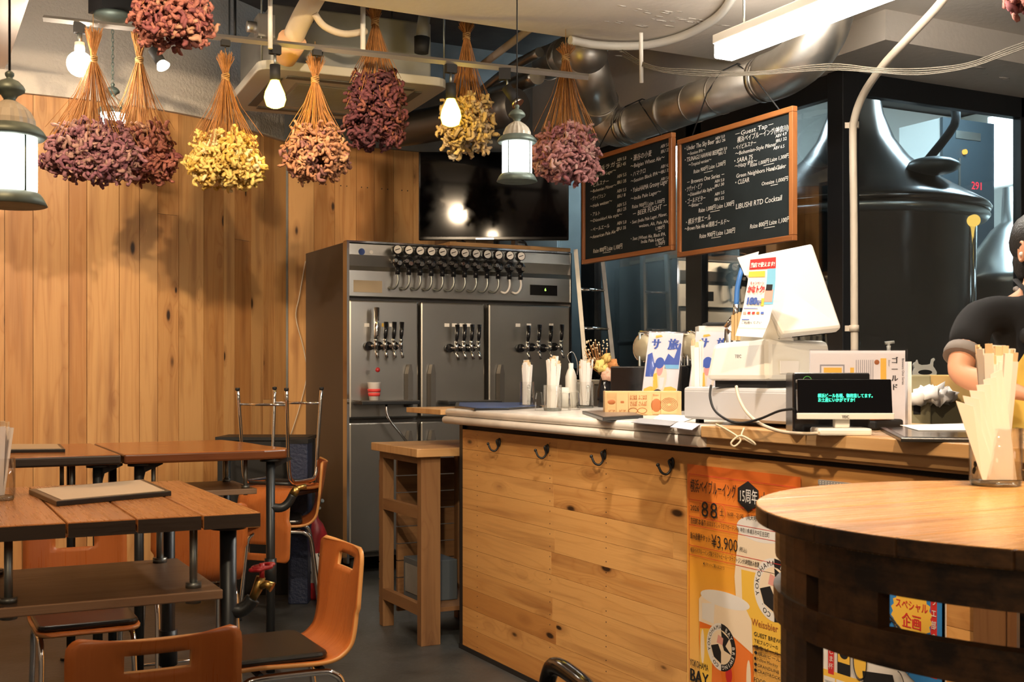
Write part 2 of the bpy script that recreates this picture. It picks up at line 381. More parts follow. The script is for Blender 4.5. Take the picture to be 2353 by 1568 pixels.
m = MB(); plank_strip(m, [(p.x, p.y) for p in curve], [.16,.17,.12,.17,.15,.11,.16], 0, HW)
struct('wall_left', m, W_WALL)
m = MB(); plank_strip(m, [(2.363,7.972),(3.95,7.972)], [.155,.16,.15], 0, HW, .014, .15)
for k in range(11):
    for dx in (-.02, .025): m.cyl((2.45+k*.155+dx, 7.958, 2.62), (2.45+k*.155+dx, 7.952, 2.62), .004, 6, 1)
struct('wall_back', m, [W_WALL, M_BLACK])
# stucco above the curved planks and raw wall above the back planks
m = MB()
cp = [(p.x, p.y) for p in curve]
for i in range(len(cp)-1):
    a, b = Vector((*cp[i], 0)), Vector((*cp[i+1], 0)); t = (b-a).normalized(); n = Vector((t.y, -t.x, 0))*.055
    pass
    m.quad((a.x+n.x,a.y+n.y,HW-.012),(a.x,a.y,HW-.012),(b.x,b.y,HW-.012),(b.x+n.x,b.y+n.y,HW-.012))
vs = []
for i in range(len(cp)):
    a, b = Vector((*cp[max(i-1,0)], 0)), Vector((*cp[min(i+1,len(cp)-1)], 0)); t = (b-a).normalized(); n = Vector((t.y, -t.x, 0))*.055; vs.append((cp[i][0]+n.x, cp[i][1]+n.y))
b0 = m.add([(x, y, HW-.012) for x, y in vs]+[(x, y, 3.72) for x, y in vs]); n = len(vs)
for i in range(n-1): m.face([b0+i, b0+i+1, b0+n+i+1, b0+n+i], 0, True)
struct('wall_stucco', m, M_STUCCO)
m = MB(); m.box(2.3, 9, 8.0, 8.1, 0, 3.72); m.box(2.25, 4.5, 7.93, 8.0, HW, 3.72); m.box(4.0, 4.5, 7.955, 8.0, 0, HW); struct('wall_concrete', m, M_CONC)
m = MB(); m.box(-3, -2.9, -3, 9, 0, 3.72); m.box(-3, -2.5, 7.3, 8.1, 0, 3.72); struct('wall_west', m, M_STUCCO)
m = MB(); m.box(-3, 9, -3.1, -3, 0, 3.72); struct('wall_south', m, M_STUCCO)
m = MB(); m.box(9, 9.1, -3, 9, 0, 3.72); struct('wall_east', m, M_STUCCO)
m = MB(); m.box(.50, 9, -3, 5.42, 3.08, 3.72, grain='x'); struct('ceiling_beam', m, M_CEIL)
m = MB(); m.box(-.45, .50, -3, 7.27, 3.02, 3.72, grain='y'); m.box(.50, .515, 1.2, 7.27, 3.05, 3.12, 0); struct('ceiling_side_beam', m, M_CEIL)
m = MB(); m.box(4.27, 9, 4.28, 4.98, 2.93, 3.5, grain='x'); m.box(4.27, 4.66, 4.98, 8.0, 2.93, 3.5, grain='y'); struct('ceiling_soffit', m, M_CEIL)
# peeled plaster patches on the beam underside
m = MB()
for px, py in ((1510,30),(1555,42),(1470,60),(1600,55),(1430,120)):
    c = onZ(px, py, 3.078)
    for k in range(9):
        a = random.uniform(0, 6.28); r = random.uniform(0, .16); s_ = random.uniform(.006, .02)
        m.ball((c.x+r*math.cos(a)*1.6, c.y+r*math.sin(a)*.5, 3.079), s_, 6, 0, (2.2, .6, .12))
for k in range(26):
    m.ball((random.uniform(4.9, 7.0), random.uniform(4.35, 4.7), 2.929), random.uniform(.01, .03), 6, 0, (1.8, .5, .1))
struct('ceiling_plaster_patches', m, M_STUCCO)
# glazed brewery enclosure
EX, EY, EZ = 4.52, 4.84, 2.93
m = MB()
m.box(EX-.05, EX+.07, EY-.05, EY+.07, 0, EZ)
for px, wd in ((1602, .085), (1358, .10)):
    y = onX(px, 855, EX).y; m.box(EX-.03, EX+.03, y-wd, y+wd, 0, EZ)
m.box(EX-.03, EX+.03, EY, 8, EZ-.13, EZ); m.box(EX-.03, EX+.03, EY, 8, 1.26, 1.33); m.box(EX-.012, EX+.012, EY, 8, 0, 1.26)
m.box(EX, 9, EY-.03, EY+.03, EZ-.12, EZ); m.box(EX, 9, EY-.05, EY+.05, 1.21, 1.27); m.box(EX, 9, EY-.012, EY+.012, 0, 1.21)
x = onY(2350, 855, EY).x; m.box(x-.05, x+.06, EY-.03, EY+.03, 0, EZ); m.box(7.4, 7.5, EY-.03, EY+.03, 0, EZ)
struct('brewery_window_frame', m, M_BLACK, .004)
m = MB(); m.box(EX-.003, EX+.003, EY+.06, 7.98, 1.32, EZ-.12); struct('window_1', m, M_PANE1)
m = MB(); m.box(EX+.08, 8.98, EY-.003, EY+.003, 1.26, EZ-.11); struct('window_2', m, M_PANE)
m = MB(); m.box(8.85, 8.9, 4.9, 8, 0, 3.7); m.box(6.6, 8.9, 7.93, 7.99, 0, 3.7); struct('wall_brewery', m, M_WHITE)
m = MB(); c = onX(2270, 270, 8.84); d = onX(2340, 420, 8.84)
m.quad((8.84,c.y,c.z),(8.84,d.y-.1,c.z),(8.84,d.y-.1,d.z),(8.84,c.y,d.z)); struct('window_3', m, M_WINL)

# ------------------------------------------------------------------ brewery machines seen through the glass
kc = dep(1965, 855, 8.05); K = thing('brew_kettle', 'huge dark bell-topped brewing kettle behind the black-framed glass', 'brewing kettle', (kc.x, kc.y, 0))
m = MB(); m.lathe([(.66,.0),(.68,.05),(.76,.12),(.78,2.30),(.80,2.33)], 48); m.build('body', M_COPPER, K)
m = MB(); prof = [(.86,2.36),(.875,2.385),(.86,2.41),(.78,2.46),(.66,2.53),(.50,2.63),(.36,2.75),(.26,2.88),(.19,3.05),(.15,3.25),(.14,3.7)]
m.lathe(prof, 48); m.build('lid', M_COPPER, K)
m = MB(); m.lathe([(.80,2.30),(.84,2.30),(.865,2.335),(.84,2.37),(.80,2.37)], 48); m.build('rim', M_STEEL, K)
m = MB(); u = -FV*.80+RV*.25; m.M = Matrix.Translation((u.x, u.y, 2.68)) @ Matrix.Rotation(-YAW, 4, 'Z')
m.ball((.10, .28, -.06), .17, 16, 0, (1, .8, .35)); m.build('hatch', M_DSTEEL, K)
m = MB(); m.tube(smooth([(.35,-.3,2.72),(.45,-.45,2.95),(.5,-.4,3.1)]), .03, 8); m.build('handle', M_BLKM, K)
bx = thing('control_cabinet', 'tall control cabinet with dark front and red digits behind the glass', 'control panel', (7.05, 6.5, 0))
m = MB(); m.box(0, .55, 0, .42, 1.2, 3.25); m.build('cabinet_body', M_WHITE, bx, bevel=.004)
m = MB(); m.box(-.004, .554, -.03, -.001, 1.2, 3.25); m.build('front_panel', mat('slate_panel', (.02,.03,.036), .5), bx)
m = MB(); m.text('291', (.30,-.033,2.72), (1,0,0), (0,0,1), .085, 0); m.text('710', (.31,-.033,2.48), (1,0,0), (0,0,1), .085, 0); m.build('digits', emit('red_digits', (1,.03,.05), 3), bx)
m = MB(); m.cyl((.22,-.03,3.0),(.22,-.05,3.0), .02, 12); m.build('indicator_lamp', emit('amber_lamp', (1,.45,.08), 2), bx)
m = MB(); m.box(.13,.40,-.036,-.03,3.1,3.16); m.box(.16,.18,-.036,-.03,2.3,2.95); m.box(.2,.3,-.036,-.03,2.1,2.2); m.build('trim_strips', M_STEEL, bx)
tn = thing('steel_tank', 'smaller steel tank with cone top behind the glass, right of the large kettle', 'tank', (6.95, 5.75, 0))
m = MB(); m.lathe([(.38,.3),(.40,.35),(.40,1.9),(.42,1.93),(.38,1.98),(.15,2.3),(.08,2.36),(.07,2.6)], 36); m.build('body', M_STEEL, tn)
m = MB(); m.tube(smooth([(-.1,-.2,2.4),(-.35,-.35,2.3),(-.45,-.4,1.9),(-.4,-.42,1.4)]), .02, 8); m.build('hose', M_GREEN, tn)
m = MB()
for z in (1.2, 1.62): m.cyl((-.28,-.32,z),(-.40,-.46,z), .045, 12)
m.build('valve', M_CHROME, tn)
lt = dep(2235, 508, 6.9); sg = thing('amber_gauge', 'small round amber dial beside the kettle behind the glass', 'gauge', lt)
m = MB(); m.cyl((0,0,0), tuple(-FV*.03), .035, 20); m.build('dial', emit('amber_dial', (1,.6,.12), 1.2), sg)
m = MB(); m.tube([(0,0,0),(0,0,-1.2),(0,0,-2.25+0)], .02, 8); m.build('stem', M_CHROME, sg)
for o in [x for x in C.objects if x.parent == sg and x.name.startswith('stem')]: o.scale.z = lt.z/2.25
# inner cylinder tank left part and grey machine behind second pane
gt = dep(1650, 855, 8.3); g2 = thing('grey_fermenter', 'pale grey cylinder tank behind the second glass pane', 'tank', (5.25, 7.4, 0))
m = MB(); m.lathe([(.42,.2),(.45,.25),(.45,2.6),(.40,2.75),(.2,2.95),(.1,3.0),(.1,3.6)], 36); m.build('body', mat('satin_steel_tank', (.55,.52,.48), .45, .8), g2)
m = MB(); m.lathe([(.458,1.5),(.466,1.52),(.458,1.54)], 36); m.build('band', M_DSTEEL, g2)
ld = thing('step_ladder', 'aluminium ladder standing between the refrigerator and the glass wall', 'ladder', (4.30, 6.93, 0))
for sx in (-.13, .13):
    m = MB(); m.tube([(-.06+sx*.8,.12,2.15),(.03+sx,-.12,0)], .020, 4, 0, True, False); m.build('rail', M_ZINC, ld)
for k in range(7):
    z = .25+k*.27; f = z/2.15; x = .03-.09*f; w_ = .13-.026*f; y = -.12+.24*f
    m = MB(); m.tube([(x-w_,y,z),(x+w_,y,z)], .013, 6); m.build('rung', M_CHROME, ld)
# ------------------------------------------------------------------ ceiling unit, ducts, pipes
A = onZ(597, 155, 2.92); B = onZ(1035, 200, 2.92)
ac = thing('ceiling_air_conditioner', 'beige cassette air conditioner hanging below the dark ceiling recess', 'air conditioner', (A.x, A.y, 2.92), math.atan2(B.y-A.y, B.x-A.x))
WA = (B-A).length
m = MB()
r_ = .09; poly = []
for cx, cy, a0 in ((WA-r_, r_, -90), (WA-r_, WA-r_, 0), (r_, WA-r_, 90), (r_, r_, 180)):
    for k in range(6): a = math.radians(a0+k*18); poly.append((cx+r_*math.cos(a), cy+r_*math.sin(a)))
m.prism(poly, 0, .05); m.build('panel', M_AC, ac, bevel=.006)
m = MB()
for k in range(34):
    y = .27+k*(WA-.54)/33; m.box(.27, WA-.27, y, y+.006, -.008, .0)
m.box(.25, WA-.25, .25, WA-.25, -.002, .001); m.build('intake_grille', mat('grille_beige', (.42,.39,.32), .5), ac)
for a in ((.16,.84,.10,.15),(.16,.84,.85,.90)):
    m = MB(); m.box(a[0]*WA, a[1]*WA, a[2]*WA, a[3]*WA, -.006, .001); m.build('louvre', mat('louvre_grey', (.16,.15,.13), .6), ac)
for a in ((.10,.15,.16,.84),(.85,.90,.16,.84)):
    m = MB(); m.box(a[0]*WA, a[1]*WA, a[2]*WA, a[3]*WA, -.006, .001); m.build('louvre', mat('louvre_grey', (.16,.15,.13), .6), ac)
m = MB(); m.box(.08, WA-.08, .10, WA-.08, .05, .38); m.build('housing', M_ACB, ac, bevel=.01)
m = MB(); m.text('71', (.30,.098,.12), (1,0,0), (0,0,1), .08, 0, shear=.2); m.text('1F', (.28,.098,.30), (1,0,0), (0,0,1), .05, 0, shear=.2)
m.build('marker_writing', K_BLK, ac)
for x, y in ((.02,.05),(WA-.02,.05),(.02,WA-.05),(WA-.02,WA-.05)):
    m = MB(); m.cyl((x,y,.05),(x,y,.80), .006, 6); m.build('hanger_rod', M_ROD, ac)
m = MB(); m.box(-.0,.09,.04,.16,.18,.30); m.cyl((.0,.1,.24),(-.05,.1,.24), .03, 10); m.build('bracket_box', M_ZINC, ac)
def pipe_thing(name, label, cat, pts, r, m_, n=12, k=5, group=None, bands=None, bm=None):
    o = tag(bpy.data.objects.new(name, None), label, cat, group) if False else None
    mb = MB(); sp = smooth(pts, k) if k else pts; mb.tube(sp, r, n)
    ob = mb.build(name, m_); tag(ob, label, cat, group); return ob
p = [dep(735,-30,5.85), dep(712,10,5.9), dep(690,50,6.0), dep(672,90,6.1), dep(660,120,6.2)]
t = thing('insulated_pipe', 'fat cream insulated pipe bending down to the air conditioner', 'pipe', p[0])
m = MB(); m.tube(smooth(p, 4), .055, 14); m.build('pipe_wrap', M_FOAM, t, world=True)
m = MB(); q = [dep(672,92,6.05), dep(664,112,6.1), dep(655,140,6.15)]; m.tube(q, [.075,.07,.05], 14); m.build('foam_collar', mat('peach_foam', (.70,.42,.24), .7), t, world=True)
pipe_thing('drain_hose', 'thin cream hose sagging from the insulated pipe', 'hose', [dep(722,30,5.9), dep(745,60,5.95), dep(790,78,6.0), dep(840,72,6.1)], .018, M_FOAM)
t = thing('wrapped_pipe_end', 'taped grey pipe stub with black end hanging in the ceiling recess', 'pipe', dep(975,40,6.5))
m = MB(); m.tube([dep(978,20,6.6), dep(972,60,6.5), dep(970,88,6.5)], .035, 10); m.build('pipe_wrap', M_CONC, t, world=True)
m = MB(); m.tube([dep(970,86,6.5), dep(968,122,6.5)], [.045,.04], 10); m.build('black_sleeve', M_BLKM, t, world=True)
for i, (x, y0, y1, d, r) in enumerate(((621,-20,112,5.75,.012),(834,10,118,6.05,.014),(540,-20,95,6.6,.008))):
    mb = MB(); mb.cyl(dep(x, y0, d), dep(x, y1, d), r, 8)
    tag(mb.build('hanging_rod', M_WHITE if i < 2 else M_BLACK), ['white rod holding the light rail above the left glowing yellow bulb', 'white rod holding the light rail beside the dark red dried bunch', 'thin dark rod on the stucco wall left of the air conditioner'][i], 'rod')
# galvanised duct
DX = 3.75; zD = 2.74
def dpt(px, z=zD): a = onX(px, 855, DX); return Vector((DX, a.y, z))
t = thing('ventilation_duct', 'galvanised metal ventilation duct crossing under the beam above the chalkboards', 'duct', dpt(1600))
s0, s1 = dpt(1440), dpt(1765)
m = MB(); m.tube([s0, s1], .105, 28); m.build('straight_section', M_ZINC, t, world=True)
m = MB(); sp = [s1, s1+Vector((0,-.12,.005)), s1+Vector((.0,-.26,.04)), s1+Vector((0,-.37,.12)), s1+Vector((.0,-.43,.24)), s1+Vector((.0,-.44,.38))]
m.tube(smooth(sp, 4), .118, 28); m.build('right_elbow', M_ZINC, t, world=True)
m = MB(); e0 = dpt(1440); e1 = e0+Vector((-.01,.10,.01)); e2 = e0+Vector((-.05,.17,.08)); 
top = dep(1345, 112, 6.55)
m.tube(smooth([e0, e1, e2, e2.lerp(top, .25)], 5), .112, 28); m.build('left_elbow', M_ZINC, t, world=True)
m = MB(); m.tube([e2.lerp(top, .2), e2.lerp(top, .92)], .105, 28); m.build('slanted_section', M_ZINC, t, world=True)
top2 = dep(1205, 165, 8.2); m = MB(); m.tube(smooth([e2.lerp(top, .88), top, top.lerp(top2, .12), top.lerp(top2, .2)], 5), .112, 28); m.build('top_elbow', M_ZINC, t, world=True)
m = MB(); m.tube([top.lerp(top2, .15), top2], .105, 28); m.build('rear_section', M_ZINC, t, world=True)
for f in (.0, .06, .33, .52, .70, .96):
    c = s0.lerp(s1, f); wd = .02 if f in (.0, .06, .96) else .004
    m = MB(); m.tube([c, c+Vector((0,-wd-.006,0))], .113 if wd > .01 else .108, 28); m.build('duct_band', M_STEEL, t, world=True)
for f in (.3, .55): 
    c = top.lerp(top2, f); d_ = (top2-top).normalized(); m = MB(); m.tube([c, c+d_*.012], .110, 28); m.build('duct_band', M_STEEL, t, world=True)
m = MB(); q = s1+Vector((0,-.44,.30)); m.tube([q, q+Vector((0,0,.10)), q+Vector((0,0,.2))], [.125,.13,.128], 18, sm=False); m.build('foil_sleeve', mat('foil', (.7,.66,.6), .2, 1, bump=1, bscale=30), t, world=True)
# thinner duct / pipe behind
pipe_thing('rear_pipe', 'dull metal pipe running across the back ceiling recess behind the bulbs', 'pipe', [dep(1240,120,6.9), dep(1170,160,7.3), dep(1100,215,7.9)], .03, M_ZINC)
pipe_thing('rear_pipe', 'wide bright pipe slanting behind the right end of the light rail', 'pipe', [dep(1235,175,6.9), dep(1150,210,7.4), dep(1090,240,7.9)], .05, M_STEEL)
pipe_thing('rear_pipe', 'large dark round duct at the back above the television', 'duct', [dep(1190,245,7.0), dep(1000,285,7.5), dep(905,300,7.7)], .11, M_DSTEEL, 20)
pipe_thing('slanted_conduit', 'pale straight conduit slanting down in the ceiling recess left of the duct', 'conduit', [dep(1330,-20,6.1), dep(1110,148,7.0)], .022, M_CREAM)
z = 3.05
pipe_thing('curved_conduit', 'white plastic conduit curving under the beam toward the ceiling light', 'conduit', [onZ(1310,92,z), onZ(1360,102,z), onZ(1420,106,z), onZ(1490,103,z), onZ(1560,86,z), onZ(1620,58,z), onZ(1665,22,z), onZ(1700,-40,z)], .022, M_WHITE, 10)
mb = MB(); mb.cyl(dep(1473,75,5.7), dep(1474,190,5.8), .010, 8); tag(mb.build('hanging_rod', M_WHITE), 'white rod dropping to the duct from the curved conduit', 'rod')
t = thing('corner_conduit', 'cream conduit running down the black corner post and bending up to the ceiling', 'conduit', (4.45, 4.75, 1.1))
cp_ = [dep(1964,900,5.78), dep(1963,700,5.78), dep(1962,500,5.78), dep(1960,330,5.78), dep(1963,275,5.75), dep(1985,215,5.65), dep(2030,150,5.4), dep(2085,90,5.15), dep(2150,20,4.95), dep(2190,-30,4.85)]
m = MB(); m.tube(smooth(cp_, 5), .019, 10); m.build('tube', M_CREAM, t, world=True)
for y in (288, 755):
    m = MB(); c = dep(1957, y, 5.78); m.M = Matrix.Translation(c) @ Matrix.Rotation(-YAW, 4, 'Z')
    m.box(-.032, .0, .0, .008, -.014, .014); m.cyl((.012,0,-.016),(.012,0,.016), .024, 12); m.build('clamp', M_CREAM, t, world=True)
M_CABLE = mat('dull_cable', (.15,.13,.10), .7)
for i, dz in enumerate((0, 5, 9, -5)):
    pipe_thing('ceiling_cable', 'one of the thin beige cables sagging together under the ceiling beam above the duct', 'cable', [dep(1430,120+dz,5.9), dep(1500,155+dz*.6,5.7), dep(1600,165+dz,5.6), dep(1730,168+dz*.5,5.5), dep(1900,152+dz,5.3), dep(2010,160+dz*.7,5.0), dep(2110,163+dz,4.9), dep(2220,150+dz*.8,4.75), dep(2310,118+dz,4.6), dep(2400,85+dz,4.5)], .0026, M_CABLE, 5, 4, 'thin cables bundled under the beam')
# ------------------------------------------------------------------ tube light
f0 = onX(1660, 112, 3.2); f1 = onX(2065, -8, 3.2); zF = (f0.z+f1.z)/2
t = thing('tube_light', 'long bright white strip light hanging below the ceiling beam', 'ceiling light', (3.2, f0.y, zF))
LN = f0.y-f1.y+.25
m = MB(); m.box(-.055,.055,-LN,0,.045,.085, grain='y'); m.build('housing', M_WHITE, t, bevel=.004)
m = MB(); m.box(-.052,.052,-LN+.01,-.004,-.02,.046); m.build('diffuser', M_TUBE, t, bevel=.01)
for y in (-.15, -LN+.2):
    m = MB(); m.cyl((0,y,.085),(0,y,3.08-zF), .006, 6); m.build('hanger_rod', M_ROD, t)
# ------------------------------------------------------------------ light rail and lamps
R0 = onY(100, 40, 5.62); R1 = onY(1352, 176, 5.50); 
R0 = dep(100, 41, 5.62*1.02); 
ra, rb = dep(100, 42, 5.75), dep(1352, 177, 5.95)
t = thing('light_rail', 'long thin grey track rail carrying bulbs, spotlights and dried bunches', 'track rail', ra)
m = MB(); d = (rb-ra).normalized(); m.tube([ra, rb], .0165, 4, 0, True, False); m.build('rail', mat('grey_aluminium', (.28,.26,.24), .45, .6), t, world=True)
def onrail(px):
    lo, hi = 0, 1
    for _ in range(40):
        f = (lo+hi)/2; p = ra.lerp(rb, f)-CAM; x = 1176.5+FPX*p.dot(RV)/p.dot(FV)
        if x < px: lo = f
        else: hi = f
    return ra.lerp(rb, f)
def adapter(mb, p, w=.018, h=.05): mb.M = Matrix.Translation(p); mb.box(-.03,.03,-w,w,-h,-.004)
for px, lab in ((632,'yellow-glowing diamond bulb hanging from the rail in front of the air conditioner'), (1036,'yellow-glowing diamond bulb hanging from the rail beside the cream dried bunch')):
    p = onrail(px); t = thing('pendant_bulb', lab, 'light bulb', p, 0, 'filament bulbs on the light rail')
    m = MB(); m.box(-.028,.028,-.016,.016,-.055,-.012); m.build('rail_adapter', M_BLKM, t)
    m = MB(); m.cyl((0,0,-.05),(0,0,-.115), .007, 8); m.build('stem', M_ROD, t)
    m = MB(); m.cyl((0,0,-.108),(0,0,-.185), .026, 16); m.build('socket', M_BLKM, t)
    m = MB(); m.lathe([(.018,-.18),(.024,-.19),(.05,-.245),(.056,-.275),(.045,-.31),(.02,-.322),(0,-.324)], 8, sm=False); m.build('bulb', M_BULB, t)
p = onrail(183); t = thing('globe_bulb', 'dazzling white bulb on the rail above the leftmost dried bunches', 'light bulb', p)
m = MB(); m.box(-.028,.028,-.016,.016,-.055,-.004); m.build('rail_adapter', M_BLKM, t)
m = MB(); m.cyl((0,0,-.05),(0,0,-.12), .012, 8); m.build('stem', M_ROD, t)
m = MB(); m.cyl((0,0,-.10),(0,0,-.15), .024, 14); m.build('socket', M_WHITE, t)
m = MB(); m.ball((0,0,-.205), .062, 18); m.build('bulb', M_GLOBE, t)
for px, dx, lab, es in ((348, .07, 'small black spotlight on the rail right of the two pink bunches', 1), (1160, .04, 'small black spotlight on the rail above the right lantern', 0)):
    p = onrail(px); t = thing('track_spotlight', lab, 'spotlight', p, -YAW)
    m = MB(); m.box(-.03,.03,-.018,.018,-.06,-.004); m.build('rail_adapter', M_BLKM, t)
    m = MB(); m.cyl((.01,0,-.05),(.015,0,-.10), .006, 8); m.build('stem', M_ROD, t)
    a = Vector((.008,0,-.098)); b = Vector((.055,-.02,-.17)); m = MB(); m.cyl(a, b, .026, 16); m.build('spot_body', M_BLKM, t)
    c = b+(b-a).normalized()*.022; m = MB(); m.tube([b, c], [.024,.034], 16); m.build('reflector', M_SPOTE if es else M_STEEL, t)
for px in (518, 728):
    p = onrail(px); m = MB(Matrix.Translation(p)); m.box(-.022,.022,-.014,.014,-.04,-.012); m.cyl((0,0,-.04),(0,0,-.05), .004, 6)
    tag(m.build('rail_clip', M_BLKM), 'black clip on the rail above the %s dried bunch' % ('yellow' if px == 518 else 'orange-brown'), 'clip')
def lantern(loc, s, lab, chain, canopy=None, n=36):
    t = thing('hanging_lantern', lab, 'lantern', loc, .3)
    q = TR((0,0,0), 0, 0, 0, s)
    m = MB(); m.lathe([(.062,.020),(.064,.03),(.064,.155),(.062,.165)], n, M=q, rib=.03, sm=False); m.build('glass_cylinder', M_LANT, t)
    m = MB(); m.lathe([(.085,-.012),(.090,-.010),(.080,.010),(.072,.020),(.066,.024),(.060,.020),(.070,.004),(.082,-.010)], n, M=q); m.build('bottom_ring', M_GREEN, t)
    m = MB(); m.lathe([(.060,.160),(.082,.158),(.088,.165),(.080,.178),(.070,.188),(.060,.192)], n, M=q); m.build('top_ring', M_GREEN, t)
    m = MB(); m.lathe([(.060,.186),(.058,.205),(.048,.226),(.034,.240),(.022,.248),(.016,.252)], n, M=q, rib=.05, sm=False); m.build('dome', M_DOME, t)
    m = MB(); m.lathe([(.018,.246),(.014,.256),(.020,.266),(.036,.276),(.037,.283),(.032,.292),(.022,.302),(.008,.308),(.0075,.311),(.011,.316),(.011,.322),(.006,.327),(0,.329)], 24, M=q); m.build('finial', M_GREEN, t)
    for k in range(4):
        a = k*PI/2+.2; m = MB(); x, y = .0665*s*math.cos(a), .0665*s*math.sin(a); m.cyl((x,y,.018*s),(x,y,.166*s), .0028*s, 6); m.build('cage_bar', M_GREEN, t)
    if chain:
        z = .327*s; k = 0; cm = MB(); ht = chain
        while z < ht:
            M_ = TR((0,0,z+.012), (k % 2)*PI/2); cm.tube([Vector((.0065*math.cos(a), 0, .014*math.sin(a))) for a in [2*PI*i/10 for i in range(10)]], .0022, 5, M=M_, closed=True); z += .022; k += 1
        cm.build('chain', M_GREEN, t)
        m = MB(); m.lathe([(.0,ht-.01),(.05,ht),(.10,ht+.02),(.10,ht+.04),(.03,ht+.05)], 20); m.build('canopy', M_GREEN, t)
        m = MB(); m.box(-.10,.10,-.08,.08,ht+.04,ht+.12); m.cyl((0,0,ht+.12),(0,0,3.72-loc[2]), .004, 6); m.build('mount_box', M_BLKM, t)
    else:
        m = MB(); m.cyl((0,0,.327*s),(0,0,3.05-loc[2]), .003, 6); m.build('cord', M_BLKM, t)
    return t
p = dep(22, 463, 2.95); lantern(p, 1.0, 'large green-topped glowing lantern at the left edge of the photo', None)
p = dep(1188, 412, 5.15); lantern(p, 1.0, 'glowing white lantern hanging in front of the black television', None)
p = dep(259, 330, 6.35); lantern(p, 1.0, 'small glowing lantern on a chain behind the two pink dried bunches', .66)
# ------------------------------------------------------------------ dried flower bunches
def bunch(name, lab, top, H, Rr, cols, seed, stemf=.5, tie=.14, nst=110, nfl=230, spread=1.0, fh=.36, size=.020, string=.085):
    rnd = random.Random(seed); t = thing(name, lab, 'dried flowers', top, 0, 'dried flower bunches hanging upside down')
    st = MB(); fl = MB()
    tz = -H*tie
    for i in range(nst):
        a = rnd.uniform(0, 6.283); q = math.sqrt(rnd.random()); r1 = Rr*q*.98
        z1 = -H*(1-fh*rnd.uniform(.45, 1.05)) ; e0 = Vector((rnd.uniform(-1,1)*.042, rnd.uniform(-1,1)*.042, rnd.uniform(-.015,.02)))
        p1 = Vector((math.cos(a)*.012*q, math.sin(a)*.012*q, tz)); p3 = Vector((math.cos(a)*r1, math.sin(a)*r1, z1))
        p2 = p1.lerp(p3, .5)+Vector((math.cos(a)*r1*-.10, math.sin(a)*r1*-.10, 0))+Vector((rnd.uniform(-1,1), rnd.uniform(-1,1), 0))*.008
        st.tube([e0, p1, p2, p3], .0016, 3, 0, False, tn=rnd.random())
    st.build('stems', M_STEM, t)
    sm_ = MB(); sm_.cyl((0,0,0),(0,0,string), .002, 5); sm_.build('hanging_string', M_TWINE, t)
    tw = MB()
    for k in range(5):
        zz = tz+(k-2)*.007; tw.tube([Vector((.0185*math.cos(a), .0185*math.sin(a), zz+.004*math.sin(a*2+k))) for a in [2*PI*i/14 for i in range(14)]], .0035, 5, closed=True)
    tw.build('twine', M_TWINE, t)
    for i in range(nfl):
        a = rnd.uniform(0, 6.283); q = math.sqrt(rnd.random())
        lvl = rnd.random()
        zz = -H*(1-fh*lvl); rad = Rr*(1-.40*lvl*lvl)*(.35+.65*q) * (1 if lvl > .18 else .80)
        c = Vector((math.cos(a)*rad*spread, math.sin(a)*rad, zz + .03*rnd.uniform(-1, 1)*Rr/.2 - .02*(1-q)))
        s_ = size*rnd.uniform(.6, 1.2); mi = 0 if rnd.random() < .62 else (1 if rnd.random() < .6 else 2)
        # each flower head is a short curled papery ruffle
        for j in range(3):
            dirv = Vector((rnd.uniform(-1,1), rnd.uniform(-1,1), rnd.uniform(-1,.5))).normalized(); b_ = c+Vector((rnd.uniform(-1,1), rnd.uniform(-1,1), rnd.uniform(-1,1)))*s_*1.2
            sd = dirv.cross(Vector((rnd.uniform(-1,1), rnd.uniform(-1,1), rnd.uniform(-1,1)))).normalized(); ph = rnd.uniform(0, 6.28); pts = []; rr = []
            for q in range(6):
                f = q/5; pts.append(b_+dirv*(s_*2.3*(f-.5))+sd*(s_*.55*math.sin(ph+f*4.2))+dirv.cross(sd)*(s_*.45*math.cos(ph+f*5.5))); rr.append(s_*(.32+.26*rnd.random())*(1 if 0 < q < 5 else .55))
            fl.tube(pts, rr, 5, mi)
    fl.build('flower_heads', cols, t)
    return t
def cols(nm, a, b, c): return [mat('petal_'+nm+'_a', a, .8, bump=.5, bscale=120, var=.25, vscale=60), mat('petal_'+nm+'_b', b, .8, var=.25, vscale=60), mat('petal_'+nm+'_c', c, .8, var=.25, vscale=60)]
PINK = cols('pink', (0.272,0.120,0.136), (0.192,0.072,0.096), (0.336,0.192,0.160)); ROSE = cols('rose', (0.336,0.120,0.088), (0.200,0.056,0.056), (0.400,0.208,0.128))
YELL = cols('yellow', (.80,.58,.17), (.66,.42,.08), (.82,.70,.36)); RUST = cols('rust', (0.320,0.144,0.072), (0.400,0.208,0.104), (0.208,0.088,0.072))
WINE = cols('wine', (0.096,0.022,0.028), (0.064,0.016,0.022), (0.160,0.048,0.032)); CREM = cols('cream', (0.528,0.368,0.144), (0.440,0.320,0.192), (0.528,0.448,0.304)); BLSH = cols('blush', (0.416,0.192,0.192), (0.496,0.304,0.272), (0.272,0.096,0.112))
def hang(px, y0, y1, d, wpx, c, seed, lab, **k):
    H = (y1-y0)/FPX*d; bunch('dried_bunch', lab, dep(px, y0, d), H, wpx/2/FPX*d*.98, c, seed, **k)
hang(214, 72, 398, 5.75, 225, PINK, 1, 'dusty pink dried bunch, leftmost one under the rail beside the dazzling bulb', tie=.2, nfl=430, nst=120, fh=.30)
hang(320, 78, 402, 6.0, 165, ROSE, 2, 'rose-red dried bunch hanging right beside the dusty pink one', tie=.19, nfl=330, nst=120, fh=.33)
hang(518, 130, 412, 5.9, 178, YELL, 3, 'bright yellow dried bunch hanging under the rail', tie=.17, fh=.34, nfl=340)
